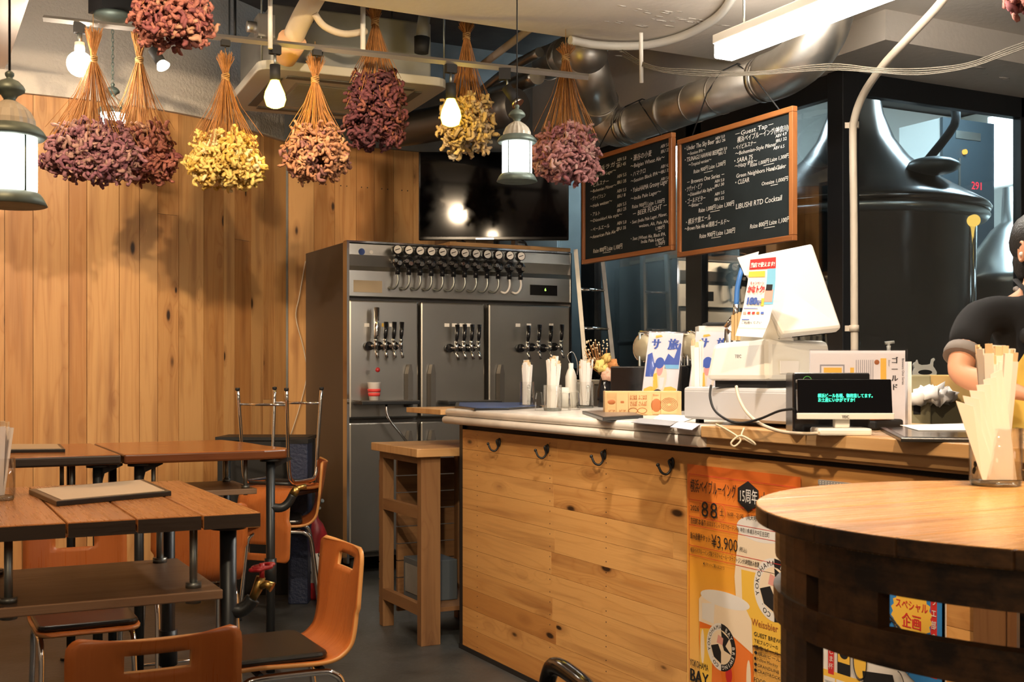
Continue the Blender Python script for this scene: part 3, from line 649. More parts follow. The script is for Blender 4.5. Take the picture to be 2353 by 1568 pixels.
hang(724, 134, 400, 5.95, 148, RUST, 4, 'orange-brown dried bunch tied with twine in front of the air conditioner grille', tie=.19, fh=.37, nfl=300)
hang(862, 20, 330, 6.15, 142, WINE, 5, 'dark wine-red dried bunch hanging in front of the air conditioner', tie=.1, fh=.50, nfl=360, string=.6)
hang(1072, 55, 340, 6.3, 125, CREM, 6, 'cream-yellow dried bunch beside the right glowing yellow bulb', tie=.1, fh=.38, nfl=180, size=.023, string=.55)
hang(1300, 110, 405, 6.1, 165, BLSH, 7, 'pale pink dried bunch beside the left chalkboard', tie=.08, fh=.36, nfl=320, string=.7)
hang(398, -132, 86, 4.85, 180, ROSE, 8, 'dusty rose dried bunch cut off by the top edge of the photo', tie=.15, fh=.5, nfl=330)
hang(2375, -260, 18, 4.2, 140, ROSE, 9, 'dried bunch tip just peeking in at the top right corner', tie=.15, fh=.5, nfl=60, nst=30)

# ------------------------------------------------------------------ chalkboards
def board(name, lab, pxl, pxr, ytl, ybl, ytr, ybr, lines, peak, seed):
    X = 3.60; a = onX(pxl, ybl, X); b = onX(pxr, ybr, X); zt = (onX(pxl, ytl, X).z+onX(pxr, ytr, X).z)/2; zb = (a.z+b.z)/2
    W = a.y-b.y; Hh = zt-zb; t = thing(name, lab, 'chalkboard', (X, a.y, zb), -PI/2)   # local x runs toward camera right, z up, -y faces out
    m = MB(); m.box(.02, W-.02, -.006, .008, .02, Hh-.02); m.build('slate', M_CHALKB, t)
    f = .026
    m = MB(); m.box(0, W, -.018, .012, 0, f, grain='x'); m.box(0, W, -.018, .012, Hh-f, Hh, grain='x'); m.box(0, f, -.018, .012, f, Hh-f); m.box(W-f, W, -.018, .012, f, Hh-f)
    m.build('frame', W_FRAME, t, bevel=.003)
    m = MB(); rnd = random.Random(seed)
    for (x, y, s_, txt, wd) in lines:
        jx = rnd.uniform(-.003, .003); tilt = rnd.uniform(-.02, .03)
        m.text(txt, (f+(W-2*f)*x+jx, -.0072, f+(Hh-2*f)*(1-y)), (1,0,tilt), (0,0,1), s_*Hh, 0, shear=.12, width=wd*(W-2*f), bold=.012)
        if '円' in txt: m.box(f+(W-2*f)*(x+wd*.35), f+(W-2*f)*(x+wd*.62), -.0074, -.0070, f+(Hh-2*f)*(1-y)-.010, f+(Hh-2*f)*(1-y)-.0075)
    m.build('chalk_writing', M_CHALK, t)
    pk = Vector((DX, onX(peak, 855, DX).y, zD+.125)); mm = MB()
    for px in (.12, .88):
        q = Vector((X+.0, a.y-W*px, zt)); mid = Vector((DX-.13, pk.y*.6+q.y*.4, zD)); 
        mm.tube([q, Vector((DX-.118, q.y*.55+pk.y*.45, zD-.02)), Vector((DX-.075, q.y*.2+pk.y*.8, zD+.085)), pk], .0035, 6)
    mm.tube([pk+Vector((0,0,0)), pk+Vector((.06,.02,.0)), Vector((DX+.118, pk.y+.02, zD))], .0035, 6)
    mm.build('cord', M_BLKM, t, world=True)
    return t
L1 = [(.06,.115,.05,'・横浜ラガー',.38),(.06,.175,.042,'～India Pale Lager～',.33),(.40,.075,.042,'ABV 5.0',.11),(.40,.135,.042,'IBU 45',.11),
 (.06,.26,.05,'・ピルスナー',.24),(.06,.32,.042,'～Bohemian Pilsner～',.33),(.40,.24,.042,'ABV 5.5',.11),(.40,.30,.042,'IBU 35',.11),
 (.06,.40,.045,'・ヴァイツェン',.20),(.06,.475,.045,'～Hefe weizen～',.28),(.40,.385,.042,'ABV 5.5',.11),(.40,.44,.042,'IBU 8',.10),
 (.06,.56,.045,'・アルト',.13),(.06,.625,.042,'～Düsseldorf Ale style～',.40),(.40,.53,.042,'ABV 5.5',.11),(.40,.58,.042,'IBU 25',.11),
 (.06,.72,.045,'・ペールエール',.25),(.06,.795,.045,'～American Pale Ale～',.36),(.40,.705,.042,'ABV 5.0',.11),(.40,.76,.042,'IBU 35',.11),
 (.10,.945,.055,'Rsize 800円 Lsize 1,100円',.36),
 (.55,.11,.06,'・瀬谷の小麦',.25),(.56,.18,.05,'～Belgian Wheat Ale～',.38),(.90,.07,.04,'ABV 5.0',.09),(.90,.12,.04,'IBU 25',.09),
 (.55,.265,.05,'・ハマクロ',.18),(.56,.325,.045,'～Session Black IPA～',.34),(.90,.26,.04,'ABV 4.5',.09),(.90,.31,.04,'IBU 35',.09),
 (.55,.42,.06,'・YokoHAMA Groovy Lager',.42),(.90,.375,.036,'ABV 5.0',.09),(.56,.495,.045,'～India Pale Lager～',.34),(.58,.575,.045,'Rsize 900円 Lsize 1,100円',.36),
 (.58,.655,.06,'－ BEER FLIGHT －',.38),(.55,.725,.042,'・5set (India Pale Lager, Pilsner,',.42),(.66,.775,.042,'weizen, Alt, Pale Ale)',.33),(.84,.83,.04,'1,980円',.10),
 (.55,.885,.042,'・3set (Wheat Ale, Black IPA,',.40),(.68,.93,.042,'India Pale Lager)',.25),(.84,.975,.04,'1,100円',.10)]
L2 = [(.02,.07,.055,'・Under The Sky Beer',.31),(.06,.12,.038,'～Session IPA～',.18),(.34,.05,.034,'ABV 5.0',.09),(.34,.085,.034,'IBU 26',.09),
 (.02,.175,.052,'・TSUNAGU HAWAII BEER',.35),(.07,.225,.04,'～Tropical version～',.23),(.37,.16,.034,'ABV 5.0',.08),(.37,.195,.034,'IBU 2',.07),
 (.12,.30,.045,'Rsize 900円 Lsize 1,200円',.31),(.05,.385,.048,'－ Brewers One Series －',.37),
 (.03,.45,.05,'・ツヴァイ・ビア',.18),(.06,.50,.042,'～Düsseldorf Ale Style～',.27),(.33,.43,.034,'ABV 5.0',.09),(.33,.47,.034,'IBU 30',.09),
 (.03,.56,.05,'・ゴールドビター',.21),(.07,.60,.042,'～Bitter～',.14),(.33,.545,.034,'ABV 3.5',.09),(.33,.59,.034,'IBU 22',.09),
 (.17,.665,.048,'Rsize 1,000円 Lsize 1,300円',.34),(.03,.755,.055,'・横浜サ旅エール',.26),(.03,.81,.048,'～Brown Pale Ale w/湘南ゴールド～',.44),
 (.18,.90,.05,'Rsize 900円 Lsize 1,200円',.34),
 (.52,.07,.05,'－Guest Tap－',.34),(.54,.125,.052,'横浜ベイブルーイング(神奈川)',.44),(.88,.175,.034,'ABV 4.9',.09),(.88,.215,.034,'IBU 32',.09),
 (.50,.185,.045,'・ベイピルスナー',.21),(.52,.235,.042,'～Bohemian-Style Pilsner',.36),(.86,.27,.034,'ABV 6.5',.09),
 (.50,.30,.052,'・SARA 75',.18),(.52,.345,.045,'～Hazy IPA～',.20),(.66,.365,.04,'Rsize 1,000円 Lsize 1,300円',.33),
 (.53,.43,.045,'Green Neighbors Hard Cider',.43),(.84,.44,.034,'ABV 5.5',.09),(.51,.49,.052,'・CLEAR',.14),(.76,.545,.04,'Onesize 1,000円',.22),
 (.53,.70,.058,'LIBUSHI RTD Cocktail',.40),(.66,.89,.048,'Rsize 800円 Lsize 1,100円',.34)]
board('chalkboard', 'left chalkboard menu in wooden frame hanging from the duct, nearer the television', 1342, 1549, 360, 601, 314, 584, L1, 1475, 3)
board('chalkboard', 'right chalkboard menu in wooden frame hanging from the duct, above the cash register', 1562, 1828, 315, 590, 252, 556, L2, 1695, 4)
# ------------------------------------------------------------------ refrigerator with beer taps
FY = 7.04; fxl = onY(793, 855, FY).x; fxr = onY(1306, 855, FY).x
def fp(px, py, y=FY): p = onY(px, py, y); return (p.x, p.z)
FT = fp(795, 556)[1]; 
fr = thing('tap_refrigerator', 'large stainless steel refrigerator with beer taps and a row of pressure gauges', 'refrigerator', (fxl, FY, 0))
W = fxr-fxl
def lx(px, py=855): return onY(px, py, FY).x-fxl
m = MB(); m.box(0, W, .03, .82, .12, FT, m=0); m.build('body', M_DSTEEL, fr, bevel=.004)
zp = fp(795, 684)[1]; zd = fp(797, 967)[1]
m = MB()
prof = [(0, zp+.005), (-.035, zp+.01), (-.035, zp+.17), (-.022, zp+.20), (-.040, zp+.27), (-.035, FT-.012), (0, FT-.004)]
for x0, x1 in ((.012, W-.004),):
    for i in range(len(prof)-1):
        a, b = prof[i], prof[i+1]; m.quad((x0,a[0],a[1]),(x1,a[0],a[1]),(x1,b[0],b[1]),(x0,b[0],b[1]), 0)
    for xx in (x0, x1): b0 = m.add([(xx, p[0], p[1]) for p in prof]); m.face(list(range(b0, b0+len(prof))), 0)
m.build('top_panel', M_STEEL, fr)
m = MB(); m.box(-.004, .012, -.045, .03, .10, FT); m.box(W-.006, W+.004, -.04, .03, .10, FT); m.box(0, W, -.03, .03, FT-.004, FT+.008); m.build('corner_trim', M_CHROME, fr)
cols_ = [(797, 956), (961, 1108), (1116, 1303)]
for i, (a, b) in enumerate(cols_):
    for z0, z1, up in ((zd+.012, zp-.015, 1), (.16, zd-.012, 0)):
        d_ = thing('door', None, None) if False else None
        m = MB(); m.box(lx(a), lx(b), -.042, 0, z0, z1); dr = m.build('door', M_STEEL, fr, bevel=.012)
        hx = lx({0: 932, 1: 984, 2: 1141}[i]); hz1 = fp(932, 838)[1] if up else zd-.07; hz0 = fp(932, 935)[1] if up else zd-.33
        hm = MB(); pts = [(hx-.028,-.047,hz0),(hx+.028,-.047,hz0),(hx+.028,-.047,hz1-.06),(hx+.012,-.047,hz1),(hx-.012,-.047,hz1),(hx-.028,-.047,hz1-.06)]
        hm.M = I4; b0 = hm.add(pts+[(x*.6+hx*.4, -.085, z) for x, y, z in pts]); n = 6
        hm.face([b0+k for k in range(6)][::-1]); hm.face([b0+6+k for k in range(6)])
        for k in range(6): hm.face([b0+k, b0+(k+1)%6, b0+6+(k+1)%6, b0+6+k])
        hm.build('handle', M_DSTEEL, dr)
m = MB()
for x in (.08, W/2, W-.08):
    m.cyl((x,.08,0),(x,.08,.13), .025, 10); m.cyl((x,.75,0),(x,.75,.13), .025, 10)
m.build('feet', M_BLKM, fr)
for i in range(12):
    px = 896+i*25.5; py = 578+i*1.35; x, z = lx(px), fp(px, py)[1]
    gm = MB(); gm.cyl((x,-.095,z),(x,-.135,z), .0305, 20, 0); gm.cyl((x,-.1355,z),(x,-.1365,z), .026, 20, 1)
    b0 = gm.add([(x-.017,-.1372,z-.008),(x+.015,-.1372,z+.004),(x+.014,-.1372,z+.008),(x-.019,-.1372,z-.003)]); gm.face([b0,b0+1,b0+2,b0+3], 0)
    g = gm.build('pressure_gauge', [M_BLKP, M_PAPER], fr)
    rm = MB(); rm.ball((x+.012,-.10,z-.075), .034, 14, 0, (1,1,1.1)); rm.cyl((x+.012,-.10,z-.11),(x+.012,-.10,z-.155), .016, 10, 0); rm.cyl((x-.018,-.12,z-.07),(x-.018,-.15,z-.07), .012, 10, 1)
    rm.cyl((x+.01,-.13,z-.085),(x+.01,-.15,z-.085), .014, 10, 1); rm.cyl((x,-.035,z-.07),(x,-.10,z-.07), .012, 8, 1); rm.cyl((x,-.1,z-.04),(x,-.115,z-.01), .010, 8, 1)
    rm.build('regulator', [M_BLKP, M_CHROME], g)
    hm = MB(); hm.tube(smooth([(x+.012,-.10,z-.15),(x+.014,-.105,z-.19),(x+.006,-.10,z-.225),(x-.008,-.08,z-.245),(x-.022,-.045,z-.235)]), .0075, 6); hm.build('hose', M_PAPER if i > 9 else M_ROD, g)
x, z = lx(826), fp(826, 580)[1]; m = MB(); m.cyl((x,-.036,z),(x,-.042,z), .021, 20); m.build('round_badge', K_NAVY, fr)
x, z = lx(848), fp(848, 581)[1]; m = MB(); m.cyl((x,-.036,z),(x,-.042,z), .012, 16); m.build('round_badge', M_PAPER, fr)
x0, z0 = lx(808), fp(808, 672)[1]; m = MB(); m.box(x0, x0+.19, -.038, -.035, z0, z0+.075); m.build('rating_plate', mat('plate_tan', (.38,.30,.2), .5), fr)
x0, z0 = lx(1212), fp(1212, 679)[1]; m = MB(); m.box(x0, x0+.21, -.039, -.034, z0, z0+.07, 0); m.build('thermostat', M_BLKP, fr)
m = MB(); m.text('6', (x0+.11,-.0395,z0+.03), (1,0,0), (0,0,1), .03, 0); m.build('thermostat_digit', emit('green_led', (.5,1,.15), 2), fr)
taps = [(847,796,1),(868,796,0),(887,796,0),(904,796,0),(1030,801,0),(1047,800,0),(1064,800,0),(1080,800,0),(1192,801,0),(1217,799,0),(1243,801,0),(1268,798,0)]
for i, (px, py, tall) in enumerate(taps):
    x, z = lx(px), fp(px, py)[1]
    tm = MB(); tm.cyl((x-.02,-.043,z),(x-.02,-.075,z), .028, 18, 0); tm.cyl((x-.02,-.07,z),(x,-.125,z), .010, 10, 1)
    tm.cyl((x,-.13,z+.035),(x,-.13,z-.022), .012, 10, 1); tm.cyl((x,-.125,z-.015),(x+.002,-.155,z-.075), .010, 10, 1); tm.ball((x,-.13,z+.035), .014, 10, 1)
    tp = tm.build('beer_tap', [M_BLKP, M_CHROME], fr)
    hm = MB(); hm.tube([(x,-.13,z+.04),(x+.002,-.132,z+.07),(x+.006,-.13,z+(.24 if tall else .15))], [.008,.013,.016] if not tall else [.012,.015,.018], 8); hm.build('tap_handle', M_CHROME if tall else M_BLKP, tp)
    if i in (0, 10):
        cm = MB(); cm.ball((x+.002,-.156,z-.09-(.06 if i == 0 else 0)), .016, 10); cm.build('red_cap', M_RED, tp)
    if i not in (1, 10): 
        lm = MB(); lz = fp(px, 752)[1]; lm.box(x-.045, x-.012, -.0445, -.042, lz, lz+.022); lm.build('tap_label', K_YEL if i == 2 else M_PAPER, tp)
for (a, b, y) in ((805, 936, 922), (1000, 1121, 922)):
    tt = thing('drip_tray', 'black drip tray shelf fixed under the %s group of taps' % ('left' if a == 805 else 'middle'), 'drip tray', (fxl+lx(a), FY-.045, fp(a, y)[1]))
    wd = lx(b)-lx(a); m = MB(); m.box(0, wd, -.17, 0, -.02, 0); m.build('tray', M_BLACK, tt, bevel=.004)
    m = MB(); m.box(0, wd, -.16, -.01, .0005, .006); m.build('grate', M_DSTEEL, tt)
    m = MB(); m.tube(smooth([(wd*.5,-.08,-.02),(wd*.52,-.09,-.10),(wd*.7,-.11,-.2),(wd*1.0,-.12,-.34)]), .008, 8); m.build('drain_hose', M_CHROME, tt)
    tray_z = fp(a, y)[1]
cx = fxl+lx(843); tt = thing('paper_cup', 'tapered white paper cup with red print on the left drip tray', 'cup', (cx, FY-.13, tray_z+.008))
m = MB(); m.lathe([(.030,0),(.042,.115),(.044,.117),(.040,.115),(.029,.004)], 24); m.build('cup', M_PAPER, tt)
m = MB(); 
for z in (.045, .07): m.lathe([(.0365+(z-.045)*.11,z-.014),(.0385+(z-.045)*.11,z+.006)], 24, mfun=lambda i: 0)
m.build('red_print', mat('red_print', (.65,.05,.05), .6), tt)
# shelf on top of the refrigerator and television
sh = onY(1030, 565, FY-.02); m = MB(); m.box(onY(1030,565,FY).x, fxr-.0, FY-.03, FY+.60, FT+.010, FT+.035, grain='x'); tag(m.build('shelf_board', W_SLAB), 'thin wooden board lying on top of the refrigerator under the television', 'shelf board')
tvp = dep(1134, 855, 7.85)
bl = dep(962, 552, 7.85); w_tv = (1307-962)/FPX*7.85; h_tv = (552-349)/FPX*7.85
tv = thing('television', 'large black flat television showing two lamp reflections, above the refrigerator', 'television', (bl.x, bl.y, FT+.036), -YAW)
z0 = bl.z-(FT+.036)
m = MB(); m.box(0, w_tv, 0, .045, z0, z0+h_tv); m.build('housing', M_BLKP, tv, bevel=.005)
m = MB(); m.box(.012, w_tv-.012, -.003, .0, z0+.022, z0+h_tv-.012); m.build('screen', M_SCREEN, tv)
for x in (.28, .68):
    m = MB(); m.tube([(w_tv*x,.02,z0+.01),(w_tv*x+.03,.02,.012),(w_tv*x-.02,-.09,.004)], .008, 6); m.tube([(w_tv*x+.03,.02,.012),(w_tv*x+.04,.12,.004)], .008, 6); m.build('foot', M_BLKM, tv)
m = MB(); m.box(w_tv*.38, w_tv*.5, -.004, 0, z0+.004, z0+.014); m.build('logo_bar', M_CHROME, tv)
c = onY(1187, 560, FY+.1); t = thing('set_top_box', 'small white device under the television on the wooden board', 'device', (c.x, FY+.08, FT+.035))
m = MB(); m.box(-.04,.04,-.03,.03,0,.045); m.build('case', M_GREYP, t, bevel=.006)
m = MB(); m.box(-.016,.016,-.032,-.03,.01,.04); m.build('label', M_PAPER, t)
# hose on the back wall left of the refrigerator
pipe_thing('wall_cable', 'thin pale cable dangling on the plank wall left of the refrigerator', 'cable', [onY(702,600,7.93), onY(688,680,7.93), onY(680,730,7.93), onY(697,800,7.93), onY(705,860,7.93), onY(690,930,7.93), onY(668,1000,7.93)], .004, M_CREAM, 6)
# fire extinguisher
c = dep(722, 1310, 6.75); t = thing('fire_extinguisher', 'red fire extinguisher with white instruction label standing by the refrigerator', 'fire extinguisher', (c.x, c.y, 0))
zt = 1.3-(1165-855)/FPX*6.9
m = MB(); m.lathe([(.06,0),(.075,.02),(.075,zt-.14),(.05,zt-.08),(.025,zt-.05),(.02,zt)], 20); m.build('cylinder', M_RED, t)
m = MB(); m.lathe([(.0765,.10),(.0765,zt-.24)], 20); m.build('label', M_PAPER, t)
m = MB()
for z in (.16, .26):
    for a in (-2.3, -1.4):
        x, y = .078*math.cos(a), .078*math.sin(a); m.tube([Vector((x+.014*math.cos(k)*-math.sin(a), y+.014*math.cos(k)*math.cos(a), z+.014*math.sin(k))) for k in [2*PI*i/12 for i in range(12)]], .003, 4, closed=True)
m.build('label_symbols', M_BLKM, t)
m = MB(); m.tube([(0,0,zt),(0,-.02,zt+.03),(.02,-.09,zt+.06)], .012, 6); m.tube([(0,0,zt),(.0,-.1,zt+.02)], .009, 6); m.build('lever', M_ROD, t)
m = MB(); m.tube(smooth([(0,0,zt),(-.07,-.03,zt-.02),(-.10,-.05,zt-.15),(-.09,-.04,.15)]), .01, 8); m.build('hose', M_BLKM, t)

# ------------------------------------------------------------------ bar counter
CX = 2.32; CY1 = onX(1063, 1000, CX).y; CY0 = .2; CT = 1.127; CB = 3.15
ym = onX(1603, 990, 2.25).y
t = thing('bar_counter', 'long bar counter clad in horizontal knotty pine boards', 'counter', (CX, CY1, 0))
m = MB(); z = .0; rnd = random.Random(5); rows = [.02]
while rows[-1] < CT-.11: rows.append(min(rows[-1]+.092, CT-.07))
for i in range(len(rows)-1):
    y = CY1; z0, z1 = rows[i]+.0006, rows[i+1]-.0006
    cuts = [CY1]; yy = CY1 - ([.87, 1.6, .89, .86, 1.9, .85, .88, 1.7, .87, .86, .9, 1.5][i % 12])
    while yy > CY0+.3: cuts.append(yy); yy -= rnd.uniform(.9, 1.8)
    cuts.append(CY0)
    for j in range(len(cuts)-1):
        tn = rnd.random()*.7+.1
        if i == 2 and j == 0: tn = 1.5
        if i == 0 and j == 0: tn = 1.1
        m.box(CX, CX+.018, cuts[j+1]+.0006, cuts[j]-.0006, z0, z1, 0, 'y', tn)
    for yy in (CY1-.16, CY1-.84, CY1-1.27, 2.0, 1.4):
        for zz in (z0+.02, z1-.02): m.cyl((CX+.001,yy,zz),(CX-.0008,yy,zz), .0025, 6, 1)
m.build('front_cladding', [W_COUNT, M_BLACK], t, world=True)
m = MB(); m.box(CX-.0, CX+.62, CY1, CY1+.035, 0, CT-.07); m.build('end_panel', M_BLACK, t, world=True)
m = MB(); m.box(CX+.018, CX+.62, CY0, CY1, 0.01, CT-.08); m.build('carcass', M_BLKM, t, world=True)
m = MB(); m.box(CX-.004, CX+.02, CY0, CY1+.036, 0, .022); m.build('plinth', M_BLACK, t, world=True)
m = MB(); m.box(CX-.035, CX+.0, CY0, ym, CT-.068, CT-.036, 0, 'y', .9); m.box(CX-.02, CX+.0, CY0, ym, CT-.078, CT-.066, 0, 'y', 1.3); m.build('top_moulding', W_SLAB, t, world=True)
yd = onX(2250, 1300, CX).y
m = MB(); m.box(CX-.02, CX-.0, onX(2328,1300,CX).y, yd, .02, CT-.078, 0, 'z', 1.2); m.box(CX-.03, CX, .2, onX(2335,1300,CX).y, .02, CT-.078, 0, 'z', 1.5); m.build('vertical_trim', W_STAND, t, world=True)
def slab(name, lab, x0, x1, y0, y1, z0, z1, mt, rnd_=True):
    m = MB(); r = (z1-z0)/2; poly = []
    for cx, cy, a0 in ((x1-r,0,0),):
        pass
    # cross-section in X-Z with half-round nose toward -X, extruded along Y
    sec = [(x1, z0)] + [(x0+r-r*math.sin(a), (z0+z1)/2-r*math.cos(a)) for a in [PI*k/8 for k in range(9)]] + [(x1, z1)]
    b0 = m.add([(x, y0, z) for x, z in sec]+[(x, y1, z) for x, z in sec]); n = len(sec)
    for k in range(n): m.face([b0+k, b0+(k+1)%n, b0+n+(k+1)%n, b0+n+k], 0, 0 < k < n-2)
    m.face([b0+k for k in range(n)][::-1]); m.face([b0+n+k for k in range(n)])
    o = m.build(name, mt, bevel=.006); return tag(o, lab, 'countertop')
slab('marble_slab', 'upper pale marble counter slab with rounded edge, carrying the straw glasses', CX-.065, CB, ym, CY1+.06, CT-.034, CT, M_MARBLE)
slab('marble_slab', 'lower pale marble layer with rounded edge directly above the pine boards and hooks', CX-.075, CB, ym-.0, CY1+.075, CT-.070, CT-.0345, M_MARBLE)
m = MB(); m.box(CX-.06, 3.02, CY0, ym-.002, CT-.036, CT, 0, 'y', .3); tag(m.build('wooden_countertop', W_SLAB, bevel=.003), 'light wooden countertop section on the right, under the cash register display', 'countertop')
sp = onZ(955, 936, CT-.01); m = MB(); m.box(2.24, 3.1, CY1+.0755, CY1+.50, CT-.03, CT-.005, 0, 'x', .4); tag(m.build('flap_board', W_SLAB, bevel=.002), 'narrow wooden board sticking out behind the left end of the marble counter', 'shelf board')
# coat hooks
for i, (px, py) in enumerate(((1149,1022),(1260,1037),(1391,1051),(1547,1071))):
    c = onX(px, py, CX); s_ = .050
    t = thing('coat_hook', ['leftmost', 'second from left', 'third from left', 'rightmost'][i]+' dark metal coat hook on the counter front', 'hook', (CX, c.y, c.z), 0, 'coat hooks on the counter front')
    m = MB(); m.ball((-.004,0,.010), .020, 12, 0, (.3,.55,1)); m.build('back_plate', M_BLACK, t)
    m = MB(); m.tube(smooth([(-.004,0,.022),(-.018,.0,.016),(-.010,.0,-.010),(-.022,.006,-.028),(-.038,.014,-.022),(-.046,.022,.000)]), .0045, 8); m.ball((-.047,.023,.003), .007, 8); m.build('hook_arm', M_BLACK, t)
# ------------------------------------------------------------------ small bar stand beyond the counter
SX, SY = 2.165, 5.13; zt = 1.3-(1031-855)/FPX*5.56
t = thing('bar_stand', 'rough wooden stand with open shelves at the left end of the counter', 'stand', (SX, SY, 0))
x1, y1 = .50, .55
m = MB(); m.box(-.035, x1, -.03, y1+.03, zt-.04, zt, 0, 'x', .3); m.build('top_board', W_SLAB, t, bevel=.003)
for (x, y, wx) in ((0,0,.10),(0,y1-.05,.06),(x1-.08,0,.08),(x1-.08,y1-.05,.08)):
    m = MB(); m.box(x, x+wx, y, y+.05, 0, zt-.04, 0, 'z'); m.build('post', W_STAND, t, bevel=.002)
for z in (.14, .60):
    m = MB(); m.box(0, .03, .05, y1-.05, z, z+.055, 0, 'y'); m.build('rail', W_STAND, t)
m = MB(); m.box(.0, .02, .05, y1-.05, zt-.075, zt-.04, 0, 'y'); m.build('rail', W_STAND, t)
m = MB(); m.box(.03, x1, .05, y1-.05, .145, .165, 0, 'x'); m.build('shelf', W_STAND, t)
m = MB()
for k in range(9): m.box(.005, .02, y1, y1+.02, .06+k*.088, .06+k*.088+.082, 0, 'y'); m.box(.10, x1-.0, y1, y1+.02, .06+k*.088, .06+k*.088+.082, 0, 'x')
m.build('back_slats', W_STAND, t)
t = thing('storage_box', 'grey box standing inside the open wooden stand', 'box', (SX+.08, SY+.2, .166))
m = MB(); m.box(0,.2,0,.22,0,.20); m.build('box_body', mat('slate_box', (.08,.10,.12), .7), t, bevel=.004)
m = MB(); m.box(-.003,0,.03,.19,.03,.17); m.build('box_label', M_CONC, t)

# ------------------------------------------------------------------ posters on the counter front
def flat_poster(name, lab, Y0, z0, W, Hh, base):
    t = thing(name, lab, 'poster', (CX-.0045, Y0, z0), -PI/2)   # x to the right, z down to up, -y outward
    return t
PY0 = onX(1582, 855, CX).y; PW = PY0-onX(1844, 855, CX).y; pz = onX(1582, 1066, CX).z; PH = PW*1.415
t = flat_poster('event_poster', 'orange beer festival poster with Japanese text and beer mugs on the counter front', PY0, pz-PH, PW, PH, ORG)
gm = bpy.data.materials.new('poster_orange_print'); gm.use_nodes = True; nt = gm.node_tree; g_ = nt.nodes.new('ShaderNodeUVMap'); sx_ = nt.nodes.new('ShaderNodeSeparateXYZ'); cr = nt.nodes.new('ShaderNodeValToRGB')
nt.links.new(g_.outputs[0], sx_.inputs[0]); nt.links.new(sx_.outputs[1], cr.inputs[0]); nt.links.new(cr.outputs[0], nt.nodes['Principled BSDF'].inputs['Base Color']); nt.nodes['Principled BSDF'].inputs['Roughness'].default_value = .45
cr.color_ramp.elements[0].color = (.85,.52,.16,1); cr.color_ramp.elements[1].color = (.80,.17,.03,1); e_ = cr.color_ramp.elements.new(.55); e_.color = (.83,.38,.04,1)
m = MB(); N_ = 12
for i in range(N_):
    for j in range(N_):
        x0, x1 = PW*i/N_, PW*(i+1)/N_; q0, q1 = PH*j/N_, PH*(j+1)/N_; f = lambda x, z: -.0008-.004*max(0, (z/PH-.93)/.07)*abs(math.sin(x/PW*9))
        m.quad((x0,f(x0,q0),q0),(x1,f(x1,q0),q0),(x1,f(x1,q1),q1),(x0,f(x0,q1),q1), 0, .5, [(i/N_,j/N_),((i+1)/N_,j/N_),((i+1)/N_,(j+1)/N_),(i/N_,(j+1)/N_)])
m.build('sheet', gm, t)
def U(x, y, l=0): return (x*PW, -.0055-l*.00025, PH-y*PW)
def pl(m, pts, c, l): b0 = m.add([U(x, y, l) for x, y in pts]); m.face([b0+k for k in range(len(pts))][::-1], c)
def bar(m, x0, y0, x1, y1, c, l): pl(m, [(x0,y0),(x1,y0),(x1,y1),(x0,y1)], c, l)
def ell(cx, cy, rx, ry, a0=0, a1=360, n=28): return [(cx+rx*math.cos(math.radians(a0+(a1-a0)*k/n)), cy+ry*math.sin(math.radians(a0+(a1-a0)*k/n))) for k in range(n+(0 if a1-a0 == 360 else 1))]
def tx(m, s, x, y, h, c=BLK, w=None, al='L', l=4, bold=0): m.text(s, U(x, y, l), (1,0,0), (0,0,1), h*PW, c, align=al, width=None if w is None else w*PW, bold=bold)
m = MB()
# mugs
pl(m, [(.50,.30),(.86,.26),(.92,.34),(.92,.95),(.50,.95),(.46,.60)], CRM, 1)
pl(m, ell(.69,.31,.21,.07), WHT, 1.5); pl(m, [(.52,.55),(.95,.55),(.95,.95),(.54,.95)], YEL, 1.6)
pl(m, [(.14,.86),(.60,.86),(.62,1.0),(.63,1.30),(.58,1.415),(.20,1.415),(.15,1.25),(.13,1.0)], AMB, 2)
pl(m, [(.13,.78),(.18,.73),(.35,.715),(.55,.75),(.61,.82),(.62,1.0),(.40,.92),(.13,.91)], CRM, 2.4)
pl(m, ell(.37,.745,.225,.045), WHT, 2.5); pl(m, [(.14,.95),(.26,.93),(.25,1.36),(.19,1.38),(.14,1.20)], YEL, 2.6); pl(m, [(.44,.95),(.60,1.0),(.60,1.30),(.55,1.38),(.48,1.35)], ORG, 2.6); pl(m, ell(.30,1.25,.05,.12), ORG, 2.65); pl(m, [(.16,.80),(.28,.78),(.27,.90),(.16,.89)], WHT, 2.55)
for x, y, rx, ry, c in ((.22,1.15,.035,.10,YEL),(.50,1.10,.05,.07,ORG),(.33,1.30,.07,.07,YEL),(.50,1.28,.06,.09,REDD),(.585,1.15,.02,.11,CRM),(.165,1.05,.018,.10,CRM),(.41,1.16,.03,.05,REDD),(.42,1.36,.12,.02,CRM)): pl(m, ell(x, y, rx, ry), c, 2.8)
